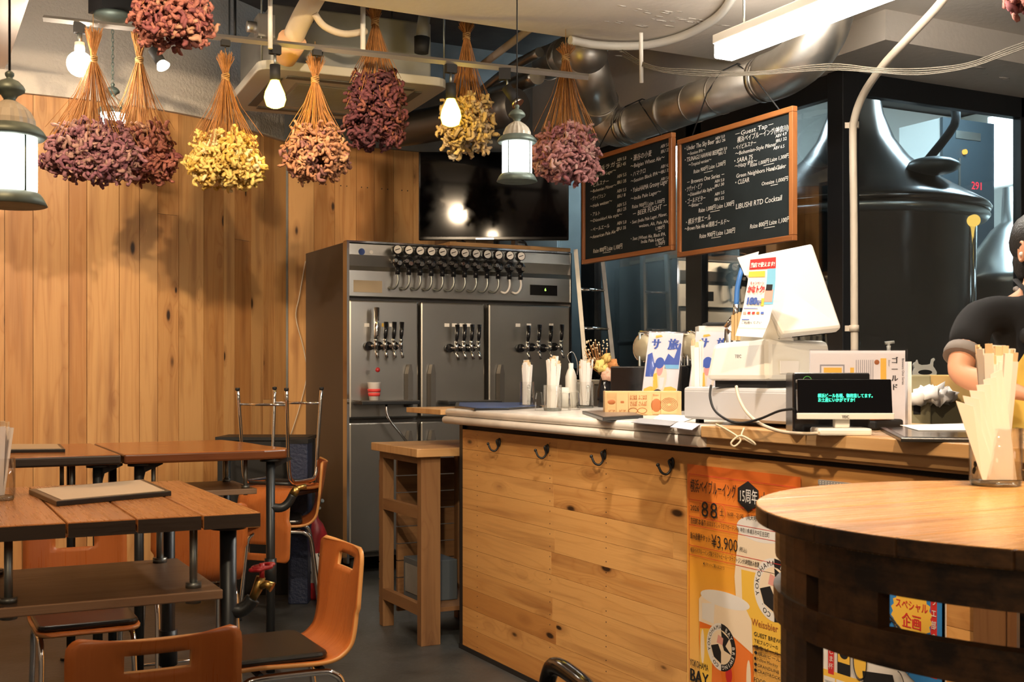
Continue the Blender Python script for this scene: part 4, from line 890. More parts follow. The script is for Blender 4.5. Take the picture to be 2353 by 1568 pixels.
def badge(cx, cy, r, lv):
    pl(m, ell(cx, cy, r, r), BLK, lv); pl(m, ell(cx, cy, r, r, 90, 270)+[(cx, cy)], WHT if lv < 4 else CRM, lv+.2)
    pl(m, ell(cx, cy, r*.72, r*.72), CRM, lv+.4); pl(m, [(cx-r*.7,cy+r*.05),(cx-r*.2,cy-r*.1),(cx,cy+r*.2),(cx,cy+r*.7),(cx-r*.5,cy+r*.5)], BLK, lv+.6)
    pl(m, [(cx,cy-r*.7),(cx+r*.55,cy-r*.45),(cx+r*.3,cy-r*.1),(cx+r*.7,cy+r*.2),(cx+r*.2,cy+r*.1),(cx+.05*r,cy-.2*r)], BLK, lv+.6)
    pl(m, [(cx-.2*r,cy-.5*r),(cx+.15*r,cy-.4*r),(cx+.1*r,cy-.1*r),(cx-.3*r,cy-.15*r)], PNK, lv+.8)
    s = 'YOKOHAMA BAY BREWING CO. '
    for k, ch in enumerate(s):
        if ch == ' ': continue
        a = math.radians(-195+k*360/len(s)); u = Vector((math.cos(a+PI/2), 0, -math.sin(a+PI/2))); v = Vector((math.cos(a), 0, -math.sin(a)))
        o = Vector(U(cx+r*.76*math.cos(a)-.0, cy+r*.76*math.sin(a), lv+1)); m.text(ch, o, u, v, r*.24*PW, WHT if -90 < math.degrees(a) < 90 or math.degrees(a) > 270 else BLK, align='C', bold=.03)
badge(.80, .62, .17, 3); badge(.34, 1.02, .135, 3)
# rules and text
for y in (.055, .205, .305, .355, .475, .53): bar(m, .03, y, .97, y+.003, REDD, 3.4)
for x in (.03,): bar(m, x, .055, x+.003, 1.41, REDD, 3.4)
tx(m, '横浜ベイブルーイング', .045, .155, .085, BLK, .43, bold=.01)
pl(m, [(.49,.10),(.58,.055),(.67,.10),(.67,.175),(.58,.225),(.49,.175)], BLK, 3.6); tx(m, '15周年', .50, .17, .085, WHT, .16, bold=.015)
tx(m, '大感謝祭', .685, .175, .085, BLK, .25, bold=.01)
tx(m, '2026', .045, .27, .045, BLK, .085, bold=.02); tx(m, '8', .15, .295, .13, BLK, .07); tx(m, '8', .235, .295, .13, BLK, .07); bar(m, .225, .215, .228, .30, REDD, 3.5); bar(m, .14, .215, .143, .30, REDD, 3.5)
m.tube([Vector(U(.345+.035*math.cos(a), .255+.042*math.sin(a), 4)) for a in [2*PI*k/20 for k in range(20)]], .0006, 4, REDD, closed=True)
tx(m, '土', .345, .27, .045, BLK, .04, 'C', bold=.02); tx(m, '16:00 - 21:00', .39, .265, .032, BLK, .15, bold=.02); tx(m, '(雨天時8月9日)', .56, .265, .035, BLK, .19, bold=.01)
tx(m, '吉田町本通り', .045, .345, .04, BLK, .15, bold=.02); tx(m, '(吉田まちじゅうビアガーデン内) 神奈川県横浜市中区吉田町', .20, .342, .03, BLK, .56)
tx(m, '飲み放題チケット:', .045, .435, .045, BLK, .20, bold=.02); tx(m, '¥3,900', .25, .46, .10, BLK, .24); tx(m, '(税込)', .50, .45, .03, BLK, .07)
tx(m, '横浜ベイブルーイング製クラフトビール・クラフトジンが5時間飲み放題', .045, .515, .032, BLK, .63, bold=.01)
tx(m, '◀ チケットご購入はコチラ', .17, .575, .022, BLK, .2)
tx(m, 'YOKOHAMA', .04, 1.185, .055, BLK, .18, bold=.02); tx(m, 'BAY', .04, 1.275, .105, BLK, .18, bold=.05); tx(m, 'BREWING', .04, 1.335, .055, BLK, .18, bold=.02); tx(m, '15', .09, 1.41, .07, BLK, .12, bold=.03)
tx(m, 'Weissbier', .61, .84, .055, BRN, .22, bold=.03); tx(m, 'GUEST BREWERY', .63, .895, .032, BLK, .28, bold=.03)
for k, s_ in enumerate(('下記ブルワリーの', '樽生ビール', '●横浜ビール', '●Yellow Monkey', '●GRANDLINE', '●CRAFTROCK')): tx(m, s_, .63, .93+k*.032, .024, BLK, .2+.01*(k % 3), bold=.02)
tx(m, 'FOOD & DRINK', .63, 1.145, .035, BLK, .26, bold=.03)
for k, s_ in enumerate(('フードは有料', '吉田まちじゅう', '●Charcoal', '●餃子の馨', '●内田日和', '●LONESTAR', '●トリニティ', '●Sakura', '●by Rock')): tx(m, s_, .63, 1.175+k*.023, .020, BLK, .18+.01*(k % 3), bold=.02)
tx(m, 'ARTIST & STAGE', .63, 1.40, .03, BLK, .28, bold=.03)
m.build('printed_design', INKS, t)
# white and blue poster behind the cask table
QY0 = onX(1886, 855, CX).y; PW = QY0-onX(2178, 855, CX).y; pz2 = onX(1886, 1102, CX).z; PH = PW*1.415
t = flat_poster('promotion_poster', 'blue, white and yellow poster with a yellow starburst behind the round cask table', QY0, pz2-PH, PW, PH, WHT)
m = MB(); m.box(0, PW, -.0012, 0, 0, PH); m.build('sheet', K_WHT, t)
m = MB()
bar(m, 0,0,1,.03, GRY, .2)
for r in range(3):
    for k in range(40): pl(m, ell(.02+k*.025, .01+r*.012, .006, .004, n=6), WHT, .5)
pl(m, ell(.98,.75,.42,.36, 90, 270)+[(1,.39),(1,1.11)], BLU, 1)
pl(m, [(.98+0, .39),(1,.39),(1,1.11),(.98,1.11)], BLU, 1)
star = []
for k in range(40): a = 2*PI*k/40; r = .155 if k % 2 else .138; star.append((.76+r*math.cos(a), .70+r*math.sin(a)))
pl(m, star, YEL, 2); tx(m, 'スペシャル', .76, .67, .06, REDD, .24, 'C', bold=.03); tx(m, '企画', .76, .77, .09, REDD, .14, 'C', bold=.04)
bar(m, .90,.35,.945,1.02, REDD, 1.6); 
for k, ch in enumerate('くのソワエ部のとま'): tx(m, ch, .905, .42+k*.065, .05, WHT, .035, l=5, bold=.02)
# draped noodle-like drawing and glass
for k in range(6):
    pts = ell(.42+k*.045, .86+k*.035, .16, .24, 200, 330, 14); m.tube([Vector(U(x, y, 3)) for x, y in pts], .0022, 4, BLK)
pl(m, ell(.40,.80,.06,.10), YEL, 1.5)
for k in range(7): m.tube([Vector(U(.34+k*.03, .48, 3)), Vector(U(.345+k*.03+.02*math.sin(k), .58, 3))], .0018, 4, BLK)
bar(m, .09,.95,.14,1.18, REDD, 1.6)
for k, ch in enumerate('はじま杯'): tx(m, ch, .095, 1.01+k*.045, .04, WHT, .04, l=5)
bar(m, .17,.93,.28,1.16, BLK, 1.2); bar(m, .175,1.0,.275,1.09, YEL, 1.6); pl(m, ell(.225,1.04,.035,.025), BLK, 2)
pl(m, ell(.36,1.05,.05,.10), YEL, 1.3); m.tube([Vector(U(x, y, 3)) for x, y in ell(.36,1.05,.055,.11)], .0015, 4, BLK, closed=True)
pl(m, [(.38,1.10),(.62,1.07),(.64,1.13),(.60,1.415),(.42,1.415)], BLK, 2)
for k in range(5): m.tube([Vector(U(.44+k*.01, 1.18+k*.05, 4)), Vector(U(.52, 1.20+k*.05, 4)), Vector(U(.60, 1.17+k*.05, 4))], .0018, 4, WHT)
m.tube([Vector(U(x, y, 3)) for x, y in ell(.66,1.2,.06,.16,-90,80)], .0015, 4, BLK)
bar(m, 0,1.16,.36,1.42, YEL, .6)
for x in range(3):
    for y in range(3): bar(m, .05+x*.11, 1.20+y*.08, .15+x*.11, 1.27+y*.08, WHT, .9)
for x, y, s_, c in ((.06,1.235,'YOKOHAMA',GRY),(.06,1.255,'BEER',GRY),(.17,1.245,'ロハ',REDD),(.28,1.245,'HARE-TARI',GRY),(.06,1.32,'かもた',NAV)): tx(m, s_, x, y, .018, c, .08, bold=.02)
for k in range(14):
    x, y = [(.03,.98),(.02,1.06),(.13,.90),(.72,1.02),(.80,1.10),(.88,1.16),(.74,1.22),(.84,1.30),(.92,1.38),(.70,1.34),(.06,.90),(.60,1.00),(.78,1.40),(.95,1.2)][k]
    m.tube([Vector(U(a, b, 1.5)) for a, b in ell(x, y, .025, .018, 180, 420, 10)], .0012, 4, LBL)
m.build('printed_design', INKS, t)
# ------------------------------------------------------------------ things on the counter
def cz(px, py, z=CT): p = onZ(px, py, z); return p
def straw_glass(name, lab, loc, h, r, top, n, seed, handle=True, grp='glasses holding wrapped chopsticks and straws', fan=.16, nap=True, sa=0):
    rnd = random.Random(seed); t = thing(name, lab, 'glass', loc, sa, grp)
    m = MB(); m.lathe([(r*.92,0),(r,.01),(r,h),(r*.965,h),(r*.95,.014),(0,.012)], 28); m.build('glass', M_GLASS, t)
    m = MB(); m.lathe([(0,.001),(r*.9,.001),(r*.93,.006),(r*.9,.012),(0,.012)], 28); m.build('glass_base', thin_glass('thick_glass_base', (.75,.78,.76), .2), t)
    if handle:
        m = MB(); m.tube(smooth([(r*.98,0,h*.80),(r*1.35,0,h*.82),(r*1.6,0,h*.62),(r*1.55,0,h*.35),(r*1.25,0,h*.20),(r*.98,0,h*.22)]), .008, 8); m.build('handle', M_GLASS, t)
    for i in range(n):
        a = rnd.uniform(0, 6.283); q = rnd.random()**.5*r*.62; dx, dy = rnd.uniform(-1,1)*fan, rnd.uniform(-1,1)*fan*.6; L = top*rnd.uniform(.86, 1.0)
        p0 = Vector((math.cos(a)*q*.5, math.sin(a)*q*.5, .014)); p1 = Vector((math.cos(a)*q*1.35+dx*L*.10, math.sin(a)*q*1.35+dy*L*.10, L))
        lim = r*.80; hx = p0.x+(p1.x-p0.x)*h/L
        d = (p1-p0).normalized(); s_ = d.cross(Vector((math.cos(a), math.sin(a), 0))).normalized(); w = .0085
        pm = MB(); u = s_*w; v = d.cross(s_)*.003
        cut = .93 if rnd.random() < .55 else 1.0; pe = p0.lerp(p1, cut)
        b0 = pm.add([p0-u-v, p0+u-v, p0+u+v, p0-u+v, pe-u-v, pe+u-v, pe+u+v, pe-u+v])
        for f in ((0,3,2,1),(4,5,6,7),(0,1,5,4),(1,2,6,5),(2,3,7,6),(3,0,4,7)): pm.face([b0+k for k in f], 0)
        if cut < 1:
            u, v = u*.75, v*.8; b0 = pm.add([pe-u-v, pe+u-v, pe+u+v, pe-u+v, p1-u-v, p1+u-v, p1+u+v, p1-u+v])
            for f in ((0,3,2,1),(4,5,6,7),(0,1,5,4),(1,2,6,5),(2,3,7,6),(3,0,4,7)): pm.face([b0+k for k in f], 1)
        pm.build('wrapped_chopsticks', [M_PAPER, M_STRAW], t)
    if nap:
        m = MB(); hN = h*1.35
        for k in range(4): 
            x = -r*.72+k*.006; m.quad((x,-r*.5,.014),(x,r*.5,.014),(x-.006,r*.45,hN-k*.012),(x-.006,-r*.45,hN-k*.015), 0)
        m.build('napkins', M_PAPER, t)
    return t
gl = [(1211,937,.125,.036,'leftmost straw glass on the marble counter, beside the blue menu tray',14,.235),(1270,945,.115,.041,'glass of wrapped chopsticks in front of the small glass tumblers',13,.245),(1345,938,.125,.042,'glass mug of wrapped chopsticks beside the dried flower vase',14,.235),(1612,893+60,.12,.036,'straw glass half hidden behind the white cash register printer',8,.30)]
for i, (px, py, h, r, lab, n, top) in enumerate(gl):
    c = cz(px, py) if i < 3 else onX(1612, 985, 2.62); c.z = CT
    if i == 3: c = onZ(1604, 962, CT)
    straw_glass('chopstick_glass', lab, c, h, r, top, n+8, 20+i, i != 1, sa=-PI/2-.3)
for i, (px, py) in enumerate(((1234,938),(1303,938),(1297,944),(1319,942),(1243,943))):
    c = cz(px, py); t = thing('tumbler', ['small clear tumbler between the two leftmost straw glasses, rear one', 'small clear tumbler left of the third straw glass, nearest the white mug', 'small clear tumbler right of the second straw glass', 'small clear tumbler touching the third straw glass', 'small clear tumbler between the two leftmost straw glasses, front one'][i], 'glass', c, 0, 'upturned tumblers on the counter')
    m = MB(); m.lathe([(.026,0),(.024,.05),(.020,.078),(0,.08)], 12, rib=.08, sm=False); m.build('tumbler', M_GLASS, t)
c = cz(1298, 937); t = thing('mug', 'white ceramic mug with handle behind the second straw glass', 'mug', (c.x, c.y, CT+.0), -.6)
m = MB(); m.lathe([(.034,0),(.037,.01),(.037,.098),(.034,.098),(.033,.012),(0,.01)], 24); m.build('cup', M_WHITE, t)
m = MB(); m.tube(smooth([(.036,0,.08),(.06,0,.078),(.066,0,.05),(.055,0,.025),(.036,0,.02)]), .006, 8); m.build('handle', M_WHITE, t)
t = thing('hand_sprayer', 'white bottle with looped wire hanging behind the straw glasses, right of the refrigerator', 'bottle', cz(1312, 937))
m = MB(); m.lathe([(.026,.0),(.028,.02),(.028,.15),(.018,.18),(.012,.19),(.012,.215),(0,.216)], 18); m.build('bottle', M_WHITE, t)
m = MB(); m.tube(smooth([(0,0,.21),(-.02,0,.25),(.01,0,.27),(.035,0,.22),(.035,0,.16)]), .002, 6); m.build('wire_loop', M_CHROME, t)
# vase with dried flowers
c = cz(1390, 936); t = thing('flower_vase', 'dark vase of dried roses and tiny white blossoms beside the third straw glass', 'vase', c)
m = MB(); m.lathe([(.035,0),(.038,.01),(.040,.08),(.030,.12),(.020,.15),(.024,.165),(.019,.16)], 24); m.build('vase', M_BLKP, t)
rnd = random.Random(9); m = MB(); tips = []
for k in range(60):
    a = rnd.uniform(0, 6.28); e = Vector((-.045+rnd.uniform(-.055,.06), rnd.uniform(-.05,.05), rnd.uniform(.22,.33))); 
    e = RV*(e.x)+FV*e.y*.5+Vector((0,0,e.z)); tips.append(e)
    if k % 3 == 0: m.tube([(0,0,.15), e*.6+Vector((0,0,.02)), e], .0012, 4)
m.build('stems', M_STEM, t)
m = MB()
for e in tips: m.ball(e, .0048, 6)
m.build('tiny_blossoms', mat('cream_blossom', (.75,.62,.42), .8), t)
for (dx, dz, r, cc, nm) in ((.012,.16,.036,(.78,.47,.34),'peach_rose'),(.040,.205,.030,(.52,.22,.07),'rust_rose'),(-.02,.205,.034,(.78,.62,.20),'yellow_flower'),(.005,.24,.026,(.62,.42,.12),'ochre_flower')):
    m = MB(); o = RV*dx - FV*.02 + Vector((0,0,dz))
    for j in range(10): 
        v = Vector((rnd.uniform(-1,1), rnd.uniform(-1,1), rnd.uniform(-1,1))).normalized()*r*.4; m.ball(o+v, r*.62, 8, 0, (1,1,1), disp=1.0, seed=j+dx*100)
    m.build(nm, mat(nm, cc, .8), t)
# menu tray left, folders, papers
def flat_item(name, lab, cat, pts_px, z, th, mats, edge=None):
    P = [onZ(x, y, z) for x, y in pts_px]; c = sum(P, Vector())/len(P); t = thing(name, lab, cat, (c.x, c.y, z))
    m = MB(); m.prism([(p.x-c.x, p.y-c.y) for p in P], 0, th); m.build('cover', mats[0], t, bevel=.002)
    if len(mats) > 1:
        m = MB(); m.prism([((p.x-c.x)*.9, (p.y-c.y)*.9) for p in P], th, th+.0012); m.build('sheet', mats[1], t)
    return t
flat_item('menu_folder', 'black menu folder with blue sheet lying at the left end of the marble counter', 'menu', [(1045,938),(1048,929),(1210,929),(1245,938),(1170,943),(1090,944)], CT, .010, [M_BLKP, mat('blue_menu_sheet', (.06,.10,.25), .3)])
flat_item('menu_folder', 'black menu folder with metal corners in front of the third straw glass', 'menu', [(1338,951),(1385,968),(1478,962),(1440,948)], CT, .012, [M_RUB, mat('brown_menu_sheet', (.16,.12,.10), .3)])
for i, (pp, lab) in enumerate((([(1450,972),(1540,980),(1560,968),(1470,962)],'grey folded leaflet on the counter between the menu folder and the cash drawer'), ([(1500,965),(1570,972),(1600,960),(1520,952)],'white sheet of paper in front of the kraft box'), ([(1540,985),(1590,992),(1610,978),(1560,972)],'pale lilac sheet of paper at the foot of the cash drawer'))):
    P = [onZ(x, y, CT) for x, y in pp]; c = sum(P, Vector())/4; m = MB(); m.prism([(p.x, p.y) for p in P], CT+.0005+i*.0015, CT+.0018+i*.0015)
    tag(m.build('paper_sheet', [K_GRY, M_PAPER, mat('lilac_paper', (.5,.5,.62), .7)][i]), lab, 'paper')
# kraft box with printed cards
a, b = cz(1390, 955), cz(1566, 955); XB = a.x+.02
t = thing('display_box', 'kraft wooden box front with printed cards, between the straw glasses and the cash drawer', 'box', (a.x, a.y, CT), math.atan2(b.y-a.y, b.x-a.x)); Wb = (b-a).length; Hb = 55/FPX*((a-CAM).dot(FV)+.05)
m = MB(); m.box(0, Wb, 0, .09, 0, Hb, 0, 'x', .2); m.build('box', W_PAPER, t, bevel=.002)
for i, (u0, u1) in enumerate(((.03,.14),(.15,.30),(.31,.42),(.42,.55),(.62,.72),(.73,.94))):
    m = MB(); m.box(u0*Wb, u1*Wb, -.004-.001*(i % 2), -.0005, .005, Hb*.92, 0, 'x', .05); cd_ = m.build('printed_card', W_PAPER, t)
    m = MB(); cx = (u0+u1)/2*Wb; y = -.0062
    if i in (2, 3):
        for k, s_ in enumerate(('よこはま', 'さんぽ')): m.text(s_, (u0*Wb+.004, y, Hb*(.66-.26*k)), (1,0,0), (0,0,1), .022, 0, width=(u1-u0)*Wb*.85, bold=.02)
        m.tube([Vector((cx+.018*math.cos(q), y, Hb*.2+.011*math.sin(q))) for q in [2*PI*k/12 for k in range(12)]], .0012, 4, 0, closed=True)
    elif i == 5:
        for k in range(5): m.tube([Vector((cx+(.010+.006*k)*math.cos(q), y, Hb*.45+(.007+.005*k)*math.sin(q))) for q in [2*PI*j/12 for j in range(12)]], .0008, 4, 0, closed=True)
    elif i == 4: m.ball((cx, y+.003, Hb*.42), .028, 14, 0, (.75,.12,1)); m.text('Beer', (cx-.014,y,Hb*.8), (1,0,0), (0,0,1), .012, 0)
    else:
        m.ball((cx, y+.003, Hb*.55), .018, 10, 0, (1,.12,.6)); m.text('ビア', (cx,y,Hb*.12), (1,0,0), (0,0,1), .014, 0, align='C', bold=.02)
    m.build('card_print', K_BRN, cd_)
# acrylic poster stands
def acrylic(lab, bl, tl, br, d, full=True):
    a = dep(*bl, d); b = dep(*br, d+.06); c = dep(*tl, d+.07); ux = (b-a); W_ = ux.length; ux.normalize(); uy = (c-a); H_ = uy.length; uy.normalize()
    t = thing('acrylic_sign', lab, 'sign', (a.x, a.y, a.z)); n = ux.cross(uy).normalized()
    M_ = Matrix((ux.to_4d(), (-n).to_4d(), uy.to_4d(), (0,0,0,1))).transposed(); 
    for k in range(3): M_[3][k] = 0
    M_[0][3] = M_[1][3] = M_[2][3] = 0; M_[3][3] = 1
    m = MB(M_); m.box(0, W_, 0, .003, 0, H_); m.build('backing', K_WHT, t)
    m = MB(M_)
    def P(x, y): return (x*W_, -.002, y*H_)
    def pg(pts, c, l=0): b0 = m.add([(x*W_, -.001-.0006*l, y*H_) for x, y in pts]); m.face([b0+k for k in range(len(pts))], c)
    pg([(.03,.0),(.97,.0),(.97,.30),(.8,.33),(.5,.31),(.2,.33),(.03,.30)], YEL)
    pg([(.03,.45),(.4,.45),(.4,.60),(.25,.62),(.15,.75),(.03,.72)], NAV); pg([(.5,.60),(.62,.74),(.80,.68),(.92,.88),(.97,.86),(.97,.55),(.6,.55)], NAV)
    pg([(.55,.55),(.97,.55),(.97,.60),(.55,.60)], LBL, 1)
    pg(ell(.45,.42,.20,.20), CRM, 1); pg(ell(.40,.62,.13,.07), NAV, 2); pg(ell(.42,.54,.09,.08), PNK, 1.6); pg([(.25,.48),(.35,.50),(.42,.32),(.30,.25)], YEL, 2); pg([(.44,.44),(.58,.44),(.56,.30),(.46,.30)], WHT, 2)
    pg(ell(.42,.22,.16,.075), BLK, 2.4)
    for k in range(3): pg([(.34,.20+k*.025),(.52,.23+k*.02),(.52,.235+k*.02),(.34,.207+k*.025)], WHT, 3)
    m.text('サ', P(.10,.80), (1,0,0), (0,0,1), .15*H_, NAV, width=.25*W_, bold=.05); m.text('旅', P(.58,.80), (1,0,0), (0,0,1), .15*H_, NAV, width=.30*W_, bold=.05); pg([(.2,.93),(.4,.95),(.35,.97),(.2,.96)], YEL, 1)
    m.text('横浜のサケを巡って、横浜を旅してみませんか？', P(.06,.10), (1,0,0), (0,0,1), .035*H_, BLK, width=.88*W_, bold=.02)
    m.build('printed_sheet', INKS, t)
    m = MB(M_); m.box(-.006, W_+.006, -.006, -.004, 0, H_+.006); m.build('acrylic_cover', M_TINT, t)
    return t
acrylic('acrylic stand with blue and yellow hiking poster, left one beside the kraft box', (1470,950), (1492,764), (1550,950), 4.88)
acrylic('second blue and yellow poster stand, half hidden behind the white printer', (1576,951), (1600,762), (1662,951), 4.84)
# bar back shelf with sieves, boxes
t = thing('back_bar_unit', 'steel back-bar unit behind the poster stands in front of the glass', 'cabinet', (3.9, 4.9, 0))
m = MB(); m.box(0, .45, -.05, 1.7, .1, 1.22); m.build('cabinet_body', M_DSTEEL, t, bevel=.004)
m = MB(); m.box(-.02, .5, -.07, 1.72, 1.22, 1.25); m.build('worktop', M_STEEL, t, bevel=.004)
for x, y in ((.03,0),(.42,0),(.03,1.6),(.42,1.6)):
    m = MB(); m.box(x, x+.04, y, y+.04, 0, .1); m.build('leg', M_ROD, t)
for i, (px, py) in enumerate(((1480,800),(1587,795))):
    c = dep(px, py, 5.25); t = thing('round_sieve', 'round metal sieve hanging %s the left poster stand' % ('behind' if i == 0 else 'to the right of'), 'sieve', c, -YAW-.9)
    m = MB(); m.tube([Vector((.062*math.cos(a), 0, .062*math.sin(a))) for a in [2*PI*k/28 for k in range(28)]], .007, 8, closed=True); m.build('rim', M_CHROME, t)
    m = MB(); m.M = Matrix.Rotation(PI/2, 4, 'X'); m.lathe([(.06,0),(.055,.012),(.035,.022),(0,.026)], 24); m.build('mesh', mat('mesh_metal', (.5,.45,.32), .5, .6), t)
# rail that carries the sieves
a, b = dep(1470, 764, 5.25), dep(1600, 768, 5.25); t = thing('utensil_rail', 'steel frame with hanging utensils behind the poster stands', 'rack', a)
m = MB(); m.tube([a, b], .008, 8); m.build('bar', M_CHROME, t, world=True)
for q in (a, b):
    m = MB(); m.tube([q, Vector((q.x, q.y, CT))], .007, 8); m.build('post', M_ROD, t, world=True)
for px in (1515+50, 1580, 1592):
    m = MB(); q = dep(px, 768, 5.25); m.tube([q, q-Vector((0,0,.14))], [.004,.012], 8); m.build('hanging_utensil', M_CHROME, t, world=True)
t = thing('glass_washer_box', 'black appliance block behind the flower vase', 'appliance', (cz(1430,925).x+.1, cz(1430,925).y-.0, CT))
p0 = dep(1402, 925, 5.3); p1 = dep(1500, 925, 5.1); t.location = (p0.x, p0.y, CT); t.rotation_euler.z = math.atan2(p1.y-p0.y, p1.x-p0.x)
m = MB(); hz = dep(1400, 842, 5.2).z-CT; m.box(0, (p1-p0).length, 0, .25, 0, hz); m.build('case', M_BLKP, t, bevel=.006)
# faucet with blue hose
c = dep(1690, 770, 4.7); t = thing('sink_faucet', 'chrome kitchen faucet with blue hose behind the register flyer', 'faucet', c)
m = MB(); m.tube([dep(1690,735,4.7), dep(1692,700,4.7)], [.014,.012], 10); m.build('spout', M_CHROME, t, world=True)
m = MB(); m.tube(smooth([dep(1692,700,4.7), dep(1694,665,4.7), dep(1702,628,4.7), dep(1712,600,4.72)]), .010, 8); m.build('blue_hose', M_BLUEP, t, world=True)
m = MB(); m.tube([dep(1672,758,4.7), dep(1690,732,4.7), dep(1706,728,4.7)], [.022,.020,.012], 12); m.cyl(dep(1675,757,4.7), dep(1668,790,4.7)-Vector((0,0,dep(1668,790,4.7).z-CT)), .018, 10); m.build('valve_body', M_CHROME, t, world=True)
a = dep(1606, 765, 5.1); t = thing('white_box', 'white box with black cloth on top behind the second poster stand', 'box', (a.x, a.y, CT), -.5)
m = MB(); m.box(0, .16, 0, .12, 0, a.z-CT+.03); m.build('box', M_WHITE, t); m = MB(); m.box(.03, .19, -.01, .12, a.z-CT+.031, a.z-CT+.045); m.build('cloth', M_BLKM, t, bevel=.004)
# ------------------------------------------------------------------ cash register
a = onX(1570, 855, 2.36); b = onX(1802, 855, 2.36); a.z = CT; rz = math.atan2(b.y-a.y, b.x-a.x); L_ = (b-a).length; hD = .122
t = thing('cash_drawer', 'light grey cash drawer under the white receipt printer', 'cash drawer', a, rz)
m = MB(); m.box(0, L_, 0, .42, .014, hD); m.build('drawer_case', M_GREYP, t, bevel=.010)
m = MB(); m.box(.012, L_-.012, -.004, 0, .022, hD-.014); m.build('drawer_front', M_GREYP, t, bevel=.003)
for x, y in ((.03,.03),(L_-.05,.03),(.03,.36),(L_-.05,.36)):
    m = MB(); m.box(x, x+.02, y, y+.02, 0, .014); m.build('foot', M_BLKM, t)
zR = CT+hD+.001
cc = dep(1768, 889, 3.66); e1 = (RV-FV).normalized(); e2 = (RV+FV).normalized(); SA, SB = .245, .40
o_ = cc-e1*SA; rg = thing('pos_register', 'white point of sale register with big tilted screen seen from behind', 'cash register', (o_.x, o_.y, zR), math.atan2(e1.y, e1.x))
m = MB(); zt_ = .155; b0 = m.add([(0,0,.022),(SA,0,.022),(SA,SB,.022),(0,SB,.022),(.016,.02,zt_-.012),(SA-.012,.016,zt_),(SA-.012,SB-.02,zt_),(.016,SB-.02,zt_-.012)])
for f in ((0,3,2,1),(4,5,6,7),(0,1,5,4),(1,2,6,5),(2,3,7,6),(3,0,4,7)): m.face([b0+k for k in f])
m.build('printer_body', M_WHITE, rg, bevel=.018)
m = MB(); m.box(.02, SA-.03, .03, SB-.04, 0, .022); m.build('base', M_BLKM, rg)
m = MB(); m.box(SA-.001, SA+.0008, .06, .17, .045, .085); m.build('side_label', M_PAPER, rg)
m = MB(); m.text('TEC', (SA*.45, .008, zt_*.62), (1,0,0), (0,.12,1), .014, 0, bold=.03); m.build('maker_mark', K_GRY, rg)
m = MB(); m.ball((0,0,0), .001); 
def sp_(px, py, d): return dep(px, py, d)
m = MB(); q = dep(1762, 742, 3.80); m.M = Matrix.Translation((q.x, q.y, zR+zt_-.005)); m.lathe([(.085,0),(.082,.03),(.070,.06),(.050,.085),(.02,.10),(0,.102)], 28); m.build('stand_neck', M_OFFW, rg, world=True)
Q = [dep(1704,590,3.86), dep(1868,557,4.02), dep(1936,754,3.86), dep(1800,768,3.68)]
n_ = (Q[1]-Q[0]).cross(Q[3]-Q[0]).normalized()
if n_.dot(FV) < 0: n_ = -n_
m = MB(); mid = sum(Q, Vector())/4; b0 = m.add(Q+[p*.97+mid*.03+n_*.035 for p in Q])
for f in ((0,3,2,1),(4,5,6,7),(0,1,5,4),(1,2,6,5),(2,3,7,6),(3,0,4,7)): m.face([b0+k for k in f])
scr = m.build('screen_housing', M_WHITE, rg, world=True, bevel=.012)
m = MB(); b0 = m.add([p*.95+mid*.05+n_*.0365 for p in Q]); m.face([b0,b0+1,b0+2,b0+3]); m.build('screen_glass', M_SCREEN, rg, world=True)
m = MB(); m.tube([dep(1800,742,3.84), dep(1835,700,3.92)], .03, 12); m.build('hinge', M_OFFW, rg, world=True)
def flyer_pt(u, v):
    L = [(1724,597,3.66),(1718,650,3.64),(1709,700,3.62),(1700,738,3.60),(1690,772,3.58)]; Rr_ = [(1783,591,3.68),(1782,650,3.66),(1776,700,3.64),(1768,738,3.60),(1752,776,3.56)]
    k = min(int(v*4), 3); f = v*4-k
    l = [L[k][i]*(1-f)+L[k+1][i]*f for i in range(3)]; r = [Rr_[k][i]*(1-f)+Rr_[k+1][i]*f for i in range(3)]
    return dep(*[l[i]*(1-u)+r[i]*u for i in range(3)])
ft = thing('campaign_flyer', 'long glossy flyer with red top and prices hanging on the back of the register screen', 'flyer', flyer_pt(.5, 1), 0)
m = MB(); NV = 16; uvF = -FV
for j in range(NV): m.quad(flyer_pt(0,(j+1)/NV), flyer_pt(1,(j+1)/NV), flyer_pt(1,j/NV), flyer_pt(0,j/NV))
sh_ = m.build('sheet', K_WHT, ft, world=True); md = sh_.modifiers.new('thickness', 'SOLIDIFY'); md.thickness = .0006; md.offset = -1
m = MB()
def fq(u0, v0, u1, v1, c, l=1):
    n = 4; e = uvF*(.0012*l)
    for j in range(n):
        a_, b_ = v0+(v1-v0)*j/n, v0+(v1-v0)*(j+1)/n; m.quad(flyer_pt(u0,b_)+e, flyer_pt(u1,b_)+e, flyer_pt(u1,a_)+e, flyer_pt(u0,a_)+e, c)
def ftx(s, u, v, h, c, w, bold=.02):
    o = flyer_pt(u, v)+uvF*.004; ux = (flyer_pt(1, v)-flyer_pt(0, v)); uy = (flyer_pt(u, v-.05)-flyer_pt(u, v)).normalized(); m.text(s, o, ux.normalized(), uy, h, c, width=w*ux.length, bold=bold)
fq(0,0,1,.11,REDD); fq(.0,.13,.6,.19,YEL,1.5); fq(.68,.11,1,.5,LBL); fq(.66,.33,.95,.47,PNK,1.5); fq(.68,.27,.9,.34,BLK,2)
ftx('当店で使えます!', .03, .085, .018, WHT, .9, .04); ftx('キャンペーン', .08, .27, .012, REDD, .5); ftx('かなトク!', .03, .36, .028, REDD, .58, .04); ftx('180', .05, .50, .035, NAV, .36, .05); ftx('億円', .43, .50, .018, NAV, .14); fq(.57,.43,.68,.52,YEL,2)
